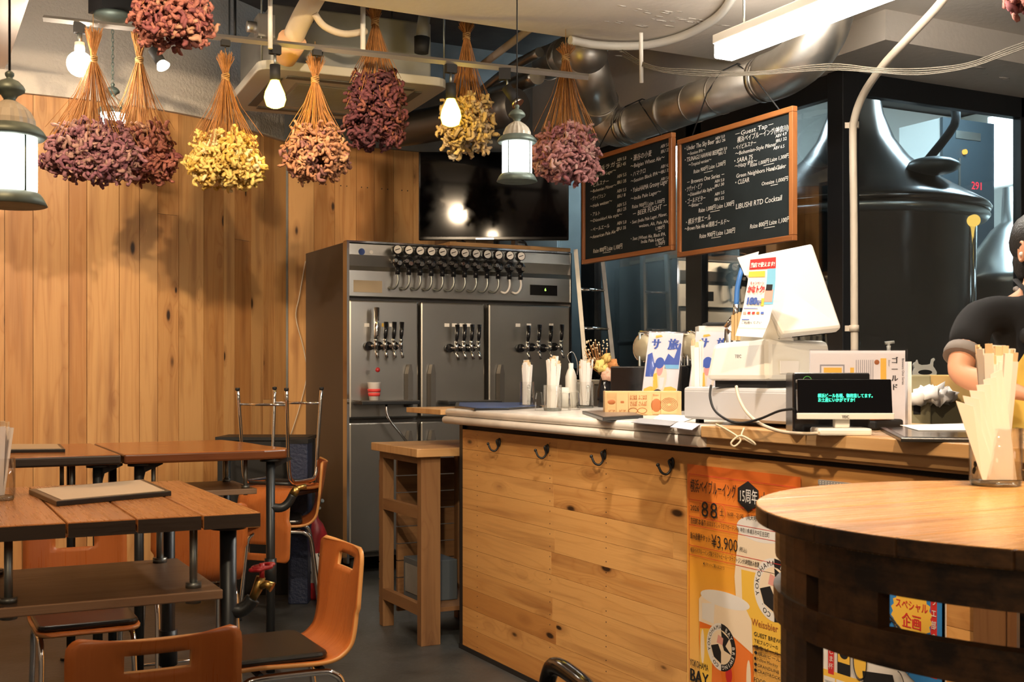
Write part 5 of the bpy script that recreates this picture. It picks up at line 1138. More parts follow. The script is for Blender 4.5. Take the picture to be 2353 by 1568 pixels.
for k in range(5): fq(.04+k*.15, .61, .14+k*.15, .645, [PNK, REDD, REDD, ORG, NAV][k], 2)
fq(.02,.555,.5,.565,NAV,2); fq(.0,.86,1,.867,PNK,2); fq(.05,.72,.3,.735,NAV,2); ftx('ご利用ください', .05, .79, .010, BLK, .7)
m.build('flyer_print', INKS, ft, world=True)
m = MB(); m.quad(dep(1694,592,3.70), dep(1711,633,3.70), dep(1732,632,3.70), dep(1744,578,3.70)); nt_ = m.build('white_note', M_PAPER, rg, world=True); md = nt_.modifiers.new('thickness', 'SOLIDIFY'); md.thickness = .0006
q = dep(1692, 762, 3.9); bx_ = thing('booklets', 'upright cream booklets behind the flyer on the register', 'booklets', (q.x, q.y, zR+zt_), math.atan2(e1.y, e1.x))
for k in range(3):
    m = MB(); m.box(-.02+k*.013, -.009+k*.013, 0, .10, 0, .085+.004*k); m.build('booklet_cover', W_PAPER, bx_)
# customer display, terminal, menu binder
def base_at(px, py): q = onZ(px, py, CT); return q
def P3(px, py, off, a_, r_):
    ax_ = Vector((math.cos(r_), math.sin(r_), 0)); ay_ = Vector((-math.sin(r_), math.cos(r_), 0)); q = Vector((a_.x, a_.y, 0))+ay_*off; r = ray(px, py); k = (q-CAM).dot(ay_)/r.dot(ay_); p = CAM+r*k-q; return p.dot(ax_), (CAM+r*k).z-CT
a2 = base_at(1880, 1002); rz2 = -YAW-.03; L2_ = P3(2005, 1002, 0, a2, rz2)[0]
t = thing('customer_display', 'customer display with glowing green Japanese text on a white stand', 'display', a2, rz2)
m = MB(); m.box(0, L2_, 0, .10, 0, .020); m.build('base', M_WHITE, t, bevel=.006)
m = MB(); m.box(L2_*.36, L2_*.64, .03, .06, .02, P3(1940,958,.03,a2,rz2)[1]+.01); m.build('neck', M_WHITE, t, bevel=.004)
xa, za = P3(1834, 952, .02, a2, rz2); xb, _ = P3(2052, 952, .02, a2, rz2); _, zd_ = P3(1840, 872, .045, a2, rz2)
m = MB(); b0 = m.add([(xa,.02,za-.004),(xb,.02,za-.004),(xb+.003,.045,zd_),(xa+.003,.045,zd_),(xa,.045,za-.004),(xb,.045,za-.004),(xb+.003,.07,zd_),(xa+.003,.07,zd_)])
for f in ((0,1,2,3),(5,4,7,6),(1,5,6,2),(4,0,3,7),(3,2,6,7),(4,5,1,0)): m.face([b0+k for k in f])
m.build('display_glass', M_SCREEN, t, bevel=.003)
m = MB(); m.box(xa-.004, xb+.002, .012, .022, za-.014, za+.003); m.build('silver_bar', M_WHITE, t, bevel=.002)
m = MB(); m.text('TEC', ((xa+xb)/2-.012, .0115, za-.011), (1,0,0), (0,0,1), .011, 0, bold=.04); m.build('maker_mark', K_BLK, t)
m = MB(); up = Vector((.003,.025,zd_-za+.004)).normalized(); o = Vector((xa, .0175, za)); wG = xb-xa
m.text('横浜ビール各種、御用意してます。', o+Vector((wG*.21,0,0))+up*.047, (1,0,0), up, .0125, 0, width=wG*.58, bold=.02); m.text('お土産にいかがですか！', o+Vector((wG*.21,0,0))+up*.035, (1,0,0), up, .0125, 0, width=wG*.39, bold=.02)
m.build('lit_text', emit('green_text', (.08,1,.55), 1.6), t)
a3 = base_at(1822, 996); rz3 = -YAW
t = thing('black_device', 'black glossy device box with green ring light behind the customer display', 'device', a3, rz3)
xe, _ = P3(2000, 857, 0, a3, rz3); _, z_ = P3(1822, 857, 0, a3, rz3); x_ = 0
m = MB(); m.box(x_, xe, 0, .09, 0, z_); m.build('case', M_BLKP, t, bevel=.006)
m = MB(); m.text('HYBRID', (x_+.060,-.001,z_-.026), (1,0,0), (0,0,1), .010, 0, bold=.02); m.build('front_print', mat('dull_silver_print', (.3,.35,.3), .5), t)
m = MB(); m.tube([Vector((x_+.04+.012*math.cos(q), -.002, z_-.022+.012*math.sin(q))) for q in [2*PI*k/16 for k in range(16)]], .0008, 4, 0, closed=True); m.build('green_ring', emit('dim_green', (.2,.6,.1), .5), t)
a4 = base_at(1862, 984); rz4 = -YAW
t = thing('menu_book', 'white upright menu binder with Japanese gold-beer page behind the display', 'menu', a4, rz4)
xe, _ = P3(2080, 806, 0, a4, rz4); _, z_ = P3(1862, 806, 0, a4, rz4); x_ = 0
m = MB(); m.box(x_, xe, 0, .012, 0, z_); m.build('page', M_PAPER, t)
m = MB(); m.box(x_-.004, xe+.006, -.005, -.003, 0, z_+.004); m.build('acrylic_cover', M_TINT, t)
m = MB(); Wm = xe-x_
def mb_(u0, v0, u1, v1, c, l=0): m.box(x_+Wm*u0, x_+Wm*u1, -.0006-.0004*l, -.0001, z_*v0, z_*v1, c)
mb_(.10,.62,.36,.82,GRY); mb_(.115,.60,.345,.80,WHT,1); mb_(.14,.55,.33,.78,YEL,2); mb_(.42,.55,.46,.78,YEL); mb_(.74,.60,.80,.90,YEL)
for k in range(9): mb_(.48+k*.022,.60,.487+k*.022,.88,GRY)
for k, ch in enumerate('ゴールド'): m.text(ch, (x_+Wm*.85, -.0012, z_*(.84-k*.115)), (1,0,0), (0,0,1), .022, BLK, bold=.03)
m.text('Brewers One Series', (x_+Wm*.965,-.0012,z_*.9), (0,0,-1), (1,0,0), .010, BLK); m.text('Bitter', (x_+Wm*.82,-.0012,z_*.88), (0,0,-1), (1,0,0), .009, GRY); m.ball((x_+Wm*.70, -.001, z_*.85), .008, 10, BRN, (1,.1,1))
m.build('page_print', INKS, t)
q = base_at(2086, 982); t2 = thing('paper_bundle', 'slightly curved white sheets standing right behind the menu binder', 'paper', q, rz4)
m = MB(); m.box(0, .012, .0, .09, 0, z_*.86); m.build('sheets', M_PAPER, t2)
a5 = onZ(2012, 990, CT); t = thing('orange_handheld', 'black handheld with orange edge lying right of the customer display', 'handheld device', a5, .25)
m = MB(); m.box(0, .16, 0, .07, 0, .03); m.build('body', M_BLKM, t, bevel=.008); m = MB(); m.box(.0, .10, .0, .065, .03, .045); m.build('orange_cover', M_ORANGE, t, bevel=.008)
# cables
def cable(lab, pts, r, mt): pipe_thing('cable', lab, 'cable', pts, r, mt, 6, 5)
G = lambda px, py, d: dep(px, py, d)
cable('black cable looping from the register across the cash drawer to the display', [G(1634,886,3.74), G(1632,915,3.70), G(1646,948,3.62), G(1690,972,3.50), G(1740,965,3.42), G(1790,945,3.34), G(1825,940,3.26)], .004, M_BLKM)
cable('cream cable drooping from the register over the counter edge to the display base', [G(1692,888,3.58), G(1698,915,3.55), G(1716,948,3.50), G(1748,975,3.42), G(1795,992,3.32), G(1850,997,3.22), G(1882,996,3.17)], .005, M_CREAM)
cable('tied loop of pale thin cable hanging over the counter edge', [G(1645,975,3.36), G(1665,985,3.34), G(1690,1000,3.31), G(1702,1012,3.30), G(1688,1026,3.30), G(1680,1018,3.30), G(1700,1002,3.30), G(1725,1012,3.28), G(1735,1022,3.28), G(1705,1004,3.30), G(1710,985,3.33)], .0028, M_FOAM)
flat_item('coin_tray', 'black rectangular tray near the counter edge at the right', 'tray', [(2022,990),(2070,1016),(2235,1018),(2300,1000),(2180,988)], CT, .010, [M_RUB, M_BLKP])
P = [onZ(x, y, CT+.012) for x, y in ((2068,978),(2110,990),(2260,990),(2235,974))]; m = MB(); m.prism([(p.x, p.y) for p in P], CT+.012, CT+.0135); tag(m.build('paper_sheet', M_PAPER), 'white sheet lying on the black tray at the right', 'paper')
# soap pump and cat-shaped squeegee on the sill of the glass wall
a = dep(2042, 835, 5.68); a = onY(2042, 835, EY-.12); t = thing('soap_pump', 'cream pump bottle on the sill behind the menu binder', 'bottle', (a.x, EY-.12, 1.206), -YAW)
m = MB(); m.lathe([(.03,0),(.034,.01),(.034,.15),(.02,.17),(.012,.18),(.010,.22),(.012,.235),(0,.24)], 18); m.build('bottle', M_OFFW, t)
m = MB(); m.tube([(0,0,.235),(.0,0,.245),(-.02,0,.25),(.03,0,.255)], .009, 8); m.build('pump_head', M_OFFW, t)
a = onY(2124, 835, EY-.09); t = thing('cat_squeegee', 'cat-shaped cream plastic squeegee standing on the sill', 'squeegee', (a.x, EY-.09, 1.27), -YAW*.6)
pc = [(-.07,.0),(.07,.0),(.072,.03),(.06,.05),(.05,.062),(.052,.085),(.062,.098),(.056,.108),(.044,.10),(.038,.075),(.02,.07),(-.02,.068),(-.038,.075),(-.045,.098),(-.052,.085),(-.062,.082),(-.070,.07),(-.062,.05),(-.07,.03)]
m = MB(); m.M = Matrix.Rotation(PI/2, 4, 'X'); 
outer = pc; m.prism(outer, -.008, .008); m.build('handle', M_OFFW, t, bevel=.002)
m = MB(); m.M = Matrix.Rotation(PI/2, 4, 'X'); m.prism(ell(0,.028,.042,.014), -.0095, .0095); m.build('grip_opening', M_BLKM, t)
m = MB(); m.box(-.072,.072,-.012,.004,-.018,.002); m.build('blade', K_LBL, t)
m = MB(); m.box(4.58, 6.9, EY-.20, EY-.051, 1.19, 1.205); t = tag(m.build('window_ledge', M_BLACK), 'thin black ledge running below the right glass pane', 'ledge')
# appliances behind (yellowish machine and crumpled bag)
a = dep(2118, 985, 4.3); zt5 = dep(2110, 862, 4.3).z
t = thing('beige_machine', 'beige till machine behind the menu binder with dark slot', 'machine', (a.x-.09, a.y, CT-.0), -YAW)
m = MB(); m.box(0, .10, 0, .2, -CT, zt5-CT); m.build('case', mat('khaki_plastic', (.30,.27,.16), .5), t, bevel=.006); m = MB(); m.box(.035,.06,-.004,0,.02,.09); m.build('slot', M_BLKM, t)
m = MB(); m.box(.10, .36, .05, .25, .0601, zt5-CT+.0); m.build('side_box', mat('kraft_carton', (.55,.36,.13), .7), t, bevel=.004); m = MB(); m.box(.10,.34,.02,.24,-CT,.06); m.build('lower_front', mat('khaki_dark', (.13,.12,.07), .6), t)
a = dep(2150, 915, 4.25); t = thing('crumpled_bag', 'crumpled white bag lying on the box beside the worker\'s elbow', 'bag', a)
m = MB()
for k in range(7): m.ball((-.07+k*.024, random.uniform(-.02,.02), random.uniform(-.01,.02)), .034, 10, 0, (1,.8,.8), disp=1.4, seed=k)
m.build('bag', M_PAPER, t)
# ------------------------------------------------------------------ tables on the left
def pipe_leg(x, y, z, parent, r=.019, branch=None, foot=True):
    m = MB(); m.cyl((x,y,0),(x,y,z), r, 14); m.cyl((x,y,z-.012),(x,y,z), .045, 16); m.cyl((x,y,0),(x,y,.012), .045, 16)
    m.cyl((x,y,z*.42),(x,y,z*.42+.11), r*1.35, 14)
    return m.build('leg', M_PIPE, parent)
TZ = .95
t = thing('high_table', 'nearest plank-topped table with menu folder and hanging shelf, left foreground', 'table', (0, 2.9, 0))
m = MB(); xs = [-.14,.02,.175,.333,.49,.645,.79]
for i in range(len(xs)-1): m.box(xs[i]+.002, xs[i+1]-.002, -.005 if i == 5 else .0, .96, TZ-.036, TZ, 0, 'y', random.uniform(.2,.9))
m.build('tabletop', W_TABLE, t, bevel=.004)
m = MB()
for i in range(len(xs)-1): m.box(xs[i]+.003, xs[i+1]-.003, -.007 if i == 5 else -.002, .0, TZ-.036, TZ-.003, 0, 'x')
m.build('dark_edge', W_TEDGE, t)
for x, y in ((.73,.09),(-.08,.09),(.73,.86),(-.08,.86)): lg = pipe_leg(x, y, TZ-.037, t, .021)
# water tap branch on the near leg
m = MB(); m.tube(smooth([(.73,.09,.695),(.755,.085,.69),(.775,.08,.70),(.79,.075,.72)]), .019, 12); m.build('pipe_elbow', M_PIPE, t)
m = MB(); m.tube([(.787,.076,.715),(.800,.07,.745),(.808,.066,.775)], [.010,.013,.012], 12); m.tube([(.800,.07,.748),(.818,.055,.758),(.832,.045,.750)], [.010,.010,.014], 12); m.build('brass_valve', M_BRASS, t)
m = MB(); wc = Vector((.810,.064,.800))
ring = [wc+Vector((.027*math.cos(a)*(1+.12*math.cos(6*a)), .027*math.sin(a)*(1+.12*math.cos(6*a)), .006*math.cos(a))) for a in [2*PI*k/36 for k in range(36)]]
m.tube(ring, .005, 8, closed=True)
for k in range(3): a = PI*k/3; m.tube([wc-Vector((.025*math.cos(a),.025*math.sin(a),0)), wc+Vector((.025*math.cos(a),.025*math.sin(a),0))], .0035, 6)
m.cyl(wc-Vector((0,0,.04)), wc+Vector((0,0,.01)), .007, 8); m.build('red_hand_wheel', M_RED, t)
ZS = .756
m = MB(); m.box(.16,.705,.04,.60,ZS-.024,ZS,0,'x',.5); m.build('hanging_shelf', W_SHELF, t, bevel=.003)
for x, y in ((.645,.10),(.215,.10),(.645,.54),(.215,.54)):
    m = MB(); m.cyl((x,y,ZS-.04),(x,y,TZ-.037), .010, 10); m.cyl((x,y,ZS),(x,y,ZS+.014), .02, 8); m.cyl((x,y,ZS-.038),(x,y,ZS-.024), .02, 8); m.build('threaded_rod', M_ROD, t)
BZ = .97
def back_table(x0, x1, y0, y1, lab, live, tap):
    t = thing('high_table', lab, 'table', (x0, y0, 0)); W_, D_ = x1-x0, y1-y0; m = MB()
    if live:
        poly = [(0,0),(W_*.55,.0),(W_*.82,.0),(W_*.97,.03),(W_+.01,.12),(W_-.03,.3),(W_-.05,D_*.7),(W_-.10,D_-.0),(0,D_)]
    else: poly = [(0,.0),(W_,.0),(W_,D_),(0,D_)]
    m.prism([(x, y) for x, y in poly], BZ-.040, BZ, 0, None, .5, 1, grain=0); m.build('tabletop', [W_RED, W_TEDGE if not live else wood('burnt_live_edge', (.16,.05,.015), (.09,.025,.008), (.03,.01,.005), 0, .3, .3, 6)], t, bevel=.008)
    for x, y in ((.07,.07),(W_-.08,.07),(.07,D_-.08),(W_-.10,D_-.08)): pipe_leg(x, y, BZ-.041, t)
    m = MB(); m.box(.10, W_-.13, .10, D_*.62, .776, .80, 0, 'x', .4); m.build('hanging_shelf', W_SHELF, t, bevel=.003)
    for x, y in ((.14,.14),(W_-.17,.14),(.14,D_*.57),(W_-.17,D_*.57)):
        m = MB(); m.cyl((x,y,.77),(x,y,BZ-.041), .009, 10); m.cyl((x,y,.80),(x,y,.812), .018, 8); m.build('threaded_rod', M_ROD, t)
    for x in (.07, W_-.08):
        m = MB(); m.prism([(0,0),(.10,0),(.10,-.01),(.03,-.04),(.01,-.12),(0,-.12)], -.006, .006, 0, TR((x,.1,BZ-.041), 0, PI/2)); m.build('bracket', M_BLACK, t)
    if tap:
        x, y = W_-.08, .07
        m = MB(); m.tube(smooth([(x,y,.72),(x+.045,y-.005,.715),(x+.075,y-.01,.735),(x+.095,y-.015,.77)]), .019, 12); m.build('pipe_elbow', M_PIPE, t)
        m = MB(); m.tube([(x+.095,y-.015,.77),(x+.11,y-.02,.80)], [.02,.016], 12); m.tube([(x+.10,y-.02,.795),(x+.15,y-.02,.805)], .012, 10); m.build('brass_valve', M_BRASS, t)
back_table(.775, 1.47, 4.88, 5.72, 'reddish varnished table at the back, right one with worn live edge', True, True)
back_table(-.12, .765, 4.88, 5.72, 'reddish varnished table at the back, left one with black menu folder', False, False)
flat_item('menu_folder', 'black-edged menu folder with cream paper lying on the nearest plank table', 'menu', [(66,1136),(130,1165),(394,1140),(330,1112)], TZ, .014, [M_RUB, mat('cream_menu_paper', (.62,.50,.36), .5)])
flat_item('menu_folder', 'black-edged menu folder lying on the back left table', 'menu', [(-20,1042),(150,1040),(138,1028),(-10,1028)], BZ, .014, [M_RUB, mat('cream_menu_paper', (.5,.36,.22), .5)])
c = onZ(-6, 1150, TZ); straw_glass('chopstick_glass', 'glass of wrapped chopsticks at the left edge on the nearest plank table', c, .115, .046, .225, 12, 41, False)
# ------------------------------------------------------------------ bentwood chairs
def chair_mesh():
    wd = .375; prof = [(-.205,.428),(-.19,.436),(-.10,.440),(.0,.436),(.08,.434),(.125,.440),(.155,.456),(.178,.485),(.192,.53),(.202,.58),(.212,.64),(.222,.70),(.232,.76),(.236,.778)]
    prof = [(y, z+.024 if z < .4561 else .48+(z-.456)*(.770-.48)/(.778-.456)) for y, z in prof]; sp = smooth([(0, y, z) for y, z in prof], 3); nv = len(sp); nu = 17; m = MB(); idx = {}
    tot = [0]
    for i in range(1, nv): tot.append(tot[-1]+(sp[i]-sp[i-1]).length)
    T_ = tot[-1]
    for j, p in enumerate(sp):
        d0, d1 = tot[j], T_-tot[j]; rr = .05 if p.z < .6 else .028
        e = min(d0, d1); sh = 0 if e > rr else rr-math.sqrt(max(0, rr*rr-(rr-e)**2))
        up = max(0, (p.z-.47)/.31)
        for i in range(nu):
            u = -1+2*i/(nu-1); x = u*(wd/2-sh-(.012 if .44 < p.z < .6 else 0)); cv = .028*up*u*u
            idx[i, j] = m.add([(x, p.y-cv*1.2, p.z+(.006*u*u if p.z > .75 else 0))])
    z_at = [p.z for p in sp]
    for j in range(nv-1):
        for i in range(nu-1):
            if z_at[j] > .688 and z_at[j+1] < .742 and 5 <= i <= 10: continue
            m.face([idx[i,j], idx[i+1,j], idx[i+1,j+1], idx[i,j+1]], 0, True, [(i*.023, tot[j]),((i+1)*.023, tot[j]),((i+1)*.023, tot[j+1]),(i*.023, tot[j+1])])
    return m
def make_chair(lab, seed=0):
    t = thing('plywood_chair', lab, 'chair', (0,0,0), 0, 'bent plywood chairs with chrome legs')
    o = chair_mesh().build('seat_shell', [W_CHAIR, mat('ply_edge', (.62,.30,.10), .4)], t); s = o.modifiers.new('thickness', 'SOLIDIFY'); s.thickness = .012; s.offset = 0; s.material_offset_rim = 1
    m = MB(); poly = []
    for cx, cy, a0 in ((.135,-.155,-90),(.135,.075,0),(-.135,.075,90),(-.135,-.155,180)):
        for k in range(5): a = math.radians(a0+k*22.5); poly.append((cx+.035*math.cos(a), cy+.035*math.sin(a)))
    m.prism(poly, .468, .489); m.build('seat_pad', M_RUB, t, bevel=.009)
    for sx in (-1, 1):
        x = sx*.155
        m = MB(); m.tube(smooth([(x*1.06,-.20,0),(x,-.165,.31),(x,-.155,.388),(x,-.135,.418),(x,-.09,.429),(x,.08,.429),(x,.125,.418),(x,.15,.388),(x,.165,.29),(x*1.06,.20,0)], 4), .0105, 10); m.build('side_frame', M_CHROME, t)
        for y in (-.20, .20):
            m = MB(); m.cyl((x*1.06,y,0),(x*1.06,y,.012), .014, 10); m.build('foot_cap', M_BLKM, t)
    for y in (-.19, .19):
        m = MB(); m.cyl((-.163,y,.075),(.163,y,.075), .006, 8); m.build('crossbar', M_CHROME, t)
    for y in (-.09, .09):
        m = MB(); m.cyl((-.155,y,.436),(.155,y,.436), .009, 8); m.build('seat_support', M_PIPE, t)
    return t
proto = make_chair('plywood chair in the foreground with its back toward the camera, cut by the bottom edge')
def place(o, x, y, z, rz, flip=0, s=1.0, lab=None):
    o.matrix_basis = Matrix.Translation((x, y, z)) @ Matrix.Rotation(rz, 4, 'Z') @ Matrix.Rotation(flip, 4, 'Y') @ (Matrix.Scale(s, 4) if not isinstance(s, Vector) else Matrix.Diagonal((s.x, s.y, s.z, 1)))
    if lab: o['label'] = lab
up_ = -(FV*math.cos(.35)+RV*math.sin(.35)); UPA = math.atan2(up_.y, up_.x)-PI/2
place(proto, .470, 2.745, 0, PI, 0, .965)
for x, y, z, rz, fl, s, lab in (
    (.985, 3.44, 0, -PI/2, 0, 1.0, 'plywood chair at the right end of the nearest table, seen from the side'),
    (.545, 4.30, 0, 0, 0, .95, 'plywood chair facing the camera behind the hanging shelf of the nearest table'),
    (1.03, 4.87, 0, PI, 0, 1.0, 'plywood chair tucked under the back right table with its back to the camera'),
    (1.80, 6.22, 0, -PI/2-.28, 0, 1.06, 'upright plywood chair near the refrigerator carrying an upturned chair'),
    (1.795, 6.2, 1.216, UPA, PI, Vector((.90,.92,1.17)), 'upturned plywood chair resting on another chair, chrome legs in the air')):
    c = copy_tree(proto); place(c, x, y, z, rz, fl, s, lab)
# dark low cabinet and basket near the back corner
q = dep(640, 1005, 6.9); t = thing('low_cabinet', 'low black cabinet against the curved plank wall behind the upturned chair', 'cabinet', (q.x-.33, q.y+.12, 0), -.5)
m = MB(); m.box(0,.52,0,.28,0,.90); m.build('cabinet_body', M_BLKM, t, bevel=.004)
m = MB(); m.box(-.01,.53,-.01,.29,.90,.92); m.build('top', M_BLACK, t)
q = dep(690, 1010, 6.65); t = thing('navy_basket', 'tall navy patterned basket beside the black cabinet', 'basket', (q.x, q.y, 0), -YAW)
m = MB(); m.box(-.055,.055,-.08,.08,0,q.z); m.build('woven_side', M_NAVY, t, bevel=.006); m = MB(); m.box(-.058,.058,-.083,.083,q.z-.02,q.z+.004); m.build('rim', M_BLKM, t)
# black chair corner at the bottom edge
t = thing('black_chair', 'rounded top corner of a black chair at the bottom edge in front of the counter', 'chair', (0, 0, 0), 0)
dr_ = (-FV*.96+RV*.22).normalized(); pA = dep(1272, 1508, 2.15)+dr_*.17+Vector((dr_.y, -dr_.x, 0))*.22; t.matrix_basis = Matrix.Translation((pA.x, pA.y, 0)) @ Matrix.Rotation(math.atan2(dr_.y, dr_.x), 4, 'Z')
m = MB(); hp = [(-.20,.20,.40),(-.20,.21,.66),(-.18,.215,.745),(-.13,.22,.77),(0,.235,.765),(.13,.22,.77),(.18,.215,.745),(.20,.21,.66),(.20,.20,.40)]
m.tube(smooth(hp, 5), .016, 12); m.build('back_hoop', M_BLKP, t)
m = MB(); b0 = m.add([(-.18,.21,.48),(.18,.21,.48),(.18,.225,.72),(-.18,.225,.72),(-.18,.222,.48),(.18,.222,.48),(.18,.237,.72),(-.18,.237,.72)])
for f in ((0,1,2,3),(5,4,7,6),(1,5,6,2),(4,0,3,7),(3,2,6,7),(4,5,1,0)): m.face([b0+k for k in f])
m.build('back_panel', M_RUB, t, bevel=.003)
m = MB(); m.box(-.20,.20,-.20,.19,.41,.455); m.build('seat', M_RUB, t, bevel=.015)
for x in (-.18,.18):
    for y in (-.18,.18):
        m = MB(); m.cyl((x*1.05,y*1.08,0),(x,y,.42), .014, 10); m.build('leg', M_BLKP, t)
# ------------------------------------------------------------------ cask table
QX, QY, QZ, QR = 1.664, 1.253, 1.08, .504
t = thing('cask_table', 'round barrel table with charred staves and honey-coloured plank top, right foreground', 'table', (QX, QY, 0))
dv = (RV*.372+FV*.2); ta = math.atan2(dv.y, dv.x)
m = MB(Matrix.Rotation(ta, 4, 'Z')); cuts = [-QR, -.375, -.235, -.09, .06, .21, .36, QR]
for i in range(len(cuts)-1):
    y0, y1 = cuts[i]+.0007, cuts[i+1]-.0007; a0, a1 = math.asin(max(-1, y0/QR)), math.asin(min(1, y1/QR)); K_ = 12
    right = [(QR*math.cos(a0+(a1-a0)*k/K_), QR*math.sin(a0+(a1-a0)*k/K_)) for k in range(K_+1)]; poly = right+[(-x, y) for x, y in right[::-1]]
    m.prism(poly, QZ-.027, QZ, 0, None, random.uniform(.1,.9), 1, grain=0)
m.build('tabletop', [W_CASK, W_DARK], t, bevel=.0025)
def px_of(a, r): p = Vector((QX+r*math.cos(a), QY+r*math.sin(a), 0))-Vector((0,0,0)); return 1176.5+FPX*p.dot(RV)/p.dot(FV)
def ang(px, r=.47):
    best = None
    for k in range(2000):
        a = math.radians(150)+math.radians(120)*k/2000
        e = abs(px_of(a, r)-px)
        if best is None or e < best[0]: best = (e, a)
    return best[1]
def arc(m, a0, a1, r0, r1, z0, z1, mi=0, n=None, zf=None):
    n = n or max(2, int(abs(a1-a0)/.08)); P = []
    for k in range(n+1):
        a = a0+(a1-a0)*k/n; c_, s_ = math.cos(a), math.sin(a); P.append(m.add([(r0*c_,r0*s_,z0),(r1*c_,r1*s_,z0),(r1*c_,r1*s_,z1),(r0*c_,r0*s_,z1)]))
    uo = random.uniform(0, 20)
    for k in range(n):
        A, B = P[k], P[k+1]
        for i, j in ((0,1),(1,2),(2,3),(3,0)):
            m.face([A+i, A+j, B+j, B+i], mi, False, [(uo+z0*(i in (0,1))+z1*(i in (2,3)), k*.04), (uo+z0*(j in (0,1))+z1*(j in (2,3)), k*.04), (uo+z0*(j in (0,1))+z1*(j in (2,3)), k*.04+.04), (uo+z0*(i in (0,1))+z1*(i in (2,3)), k*.04+.04)], .5)
    m.face([P[0], P[0]+3, P[0]+2, P[0]+1], mi); m.face([P[-1]+i for i in range(4)], mi)
m = MB(); arc(m, 0, 2*PI, .445, .472, .995, QZ-.0275, 0, 72); m.build('upper_hoop', W_DARK, t)
m = MB(); arc(m, 0, 2*PI, .445, .475, .895, .945, 0, 72); m.build('lower_hoop', W_DARK, t)
aL0, aL1 = ang(1792), ang(1850); s0_, s1_ = ang(1882), ang(2018)
for k in range(4):
    m = MB(); arc(m, s0_+k*PI/2, s1_+k*PI/2, .446, .471, .945, .995, 0); m.build('short_stave', W_DARK, t)
for k in range(4):
    m = MB(); arc(m, aL0+k*PI/2-.03-(.42 if k == 3 else 0), aL1+k*PI/2-(.42 if k == 3 else 0), .440, .468, 0, .895, 0); arc(m, aL0+k*PI/2-.03-(.42 if k == 3 else 0), aL1+k*PI/2-(.42 if k == 3 else 0), .440, .468, .945, .995, 0); m.build('leg_stave', W_DARK, t)
m = MB(); arc(m, 0, 2*PI, .42, .45, .12, .17, 0, 72); m.build('foot_hoop', W_DARK, t)
c = onZ(2288, 1116, QZ); gq = straw_glass('chopstick_glass', 'large glass mug packed with wrapped chopsticks and napkins on the round cask table', c, .112, .049, .275, 30, 77, True, sa=-YAW)
m = MB()
for k in range(6): 
    x0 = -.040+k*.007; m.quad((x0,-.036,.014),(x0+.030,-.038,.014),(x0-.024+k*.004,-.052,.155-.0*k+.014*k),(x0-.054+k*.006,-.044,.165+.010*k))
np_ = m.build('front_napkins', M_PAPER, gq); md = np_.modifiers.new('thickness', 'SOLIDIFY'); md.thickness = .0015
m = MB()
for k in range(7): a = math.radians(196+k*5); m.ball((.0495*math.cos(a), .0495*math.sin(a), .03+.012*(k % 5)), .007, 8, 0, (.5,.5,1), disp=.8, seed=k)
m.build('black_glass_print', M_BLKM, gq)
# ------------------------------------------------------------------ the worker behind the counter
SK = mat('skin', (.62,.30,.17), .5, var=.08, vscale=8); HAIR = mat('black_hair', (.008,.007,.007), .5, bump=.3, bscale=150); SHIRT = mat('black_tshirt', (.005,.005,.006), .95); CUFF = mat('grey_cuff', (.20,.17,.15), .9); APR = mat('yellow_apron', (.72,.47,.08), .75, var=.1, vscale=14)
def skin_mesh(name, V, E, root=0, sub=2):
    me = bpy.data.meshes.new(name); me.from_pydata([tuple(v[0]) for v in V], E, []); me.update()
    o = bpy.data.objects.new(name, me); C.objects.link(o)
    sk = o.modifiers.new('skin', 'SKIN'); sk.branch_smoothing = .6
    lay = me.skin_vertices[0].data if me.skin_vertices else None
    if lay is None:
        bpy.context.view_layer.objects.active = o; me.attributes
    for i, v in enumerate(V):
        r = v[1]; lay[i].radius = r if isinstance(r, tuple) else (r, r)
    lay[root].use_root = True
    o.modifiers.new('sub', 'SUBSURF').levels = sub; o.modifiers['sub'].render_levels = sub
    dg = bpy.context.evaluated_depsgraph_get(); me2 = bpy.data.meshes.new_from_object(o.evaluated_get(dg))
    vs = [tuple(v.co) for v in me2.vertices]; fs = [tuple(p.vertices) for p in me2.polygons]
    bpy.data.objects.remove(o); bpy.data.meshes.remove(me); bpy.data.meshes.remove(me2)
    return vs, fs
def add_geo(mb, g, mi=0):
    b = mb.add(g[0])
    for f in g[1]: mb.face([b+i for i in f], mi, True)
Hd = dep(2402, 578, 3.78); fw = (-FV*.9+RV*.38).normalized(); sd = Vector((0,0,1)).cross(fw).normalized()   # face direction and its left
bf = (-FV*.98-RV*.08).normalized(); bs = Vector((0,0,1)).cross(bf).normalized()                                # body direction
ShR = dep(2245, 722, 3.72); neckb = dep(2382, 672, 3.80); ShL = neckb+(neckb-ShR)*Vector((1,1,0)).length*0+Vector(((neckb.x-ShR.x)*1.0, (neckb.y-ShR.y)*1.0, ShR.z-neckb.z))
chest = neckb+Vector((0,0,-.20))+bf*.02; belly = neckb+Vector((0,0,-.42)); pelv = neckb+Vector((0,0,-.62)); pz = pelv.z
ElR = dep(2200, 862, 3.62); WrR = dep(2350, 905, 3.42); ElL = ShL+bs*.06+Vector((0,0,-.28))+bf*.05; WrL = WrR+RV*.16+FV*.02+Vector((0,0,-.02))
person = thing('person', 'person in black t-shirt and yellow apron with black hair working behind the counter', 'person', (pelv.x, pelv.y, 0))
V = [(pelv,(.13,.10)),(belly,(.125,.095)),(chest,(.14,.10)),(neckb+Vector((0,0,-.04)),(.075,.065)),(neckb+Vector((0,0,.04)),.052),(Hd+Vector((0,0,-.075)),.060),(Hd+Vector((0,0,.0)),(.086,.092)),(Hd+Vector((0,0,.06)),(.080,.084))]
E_ = [(i, i+1) for i in range(7)]
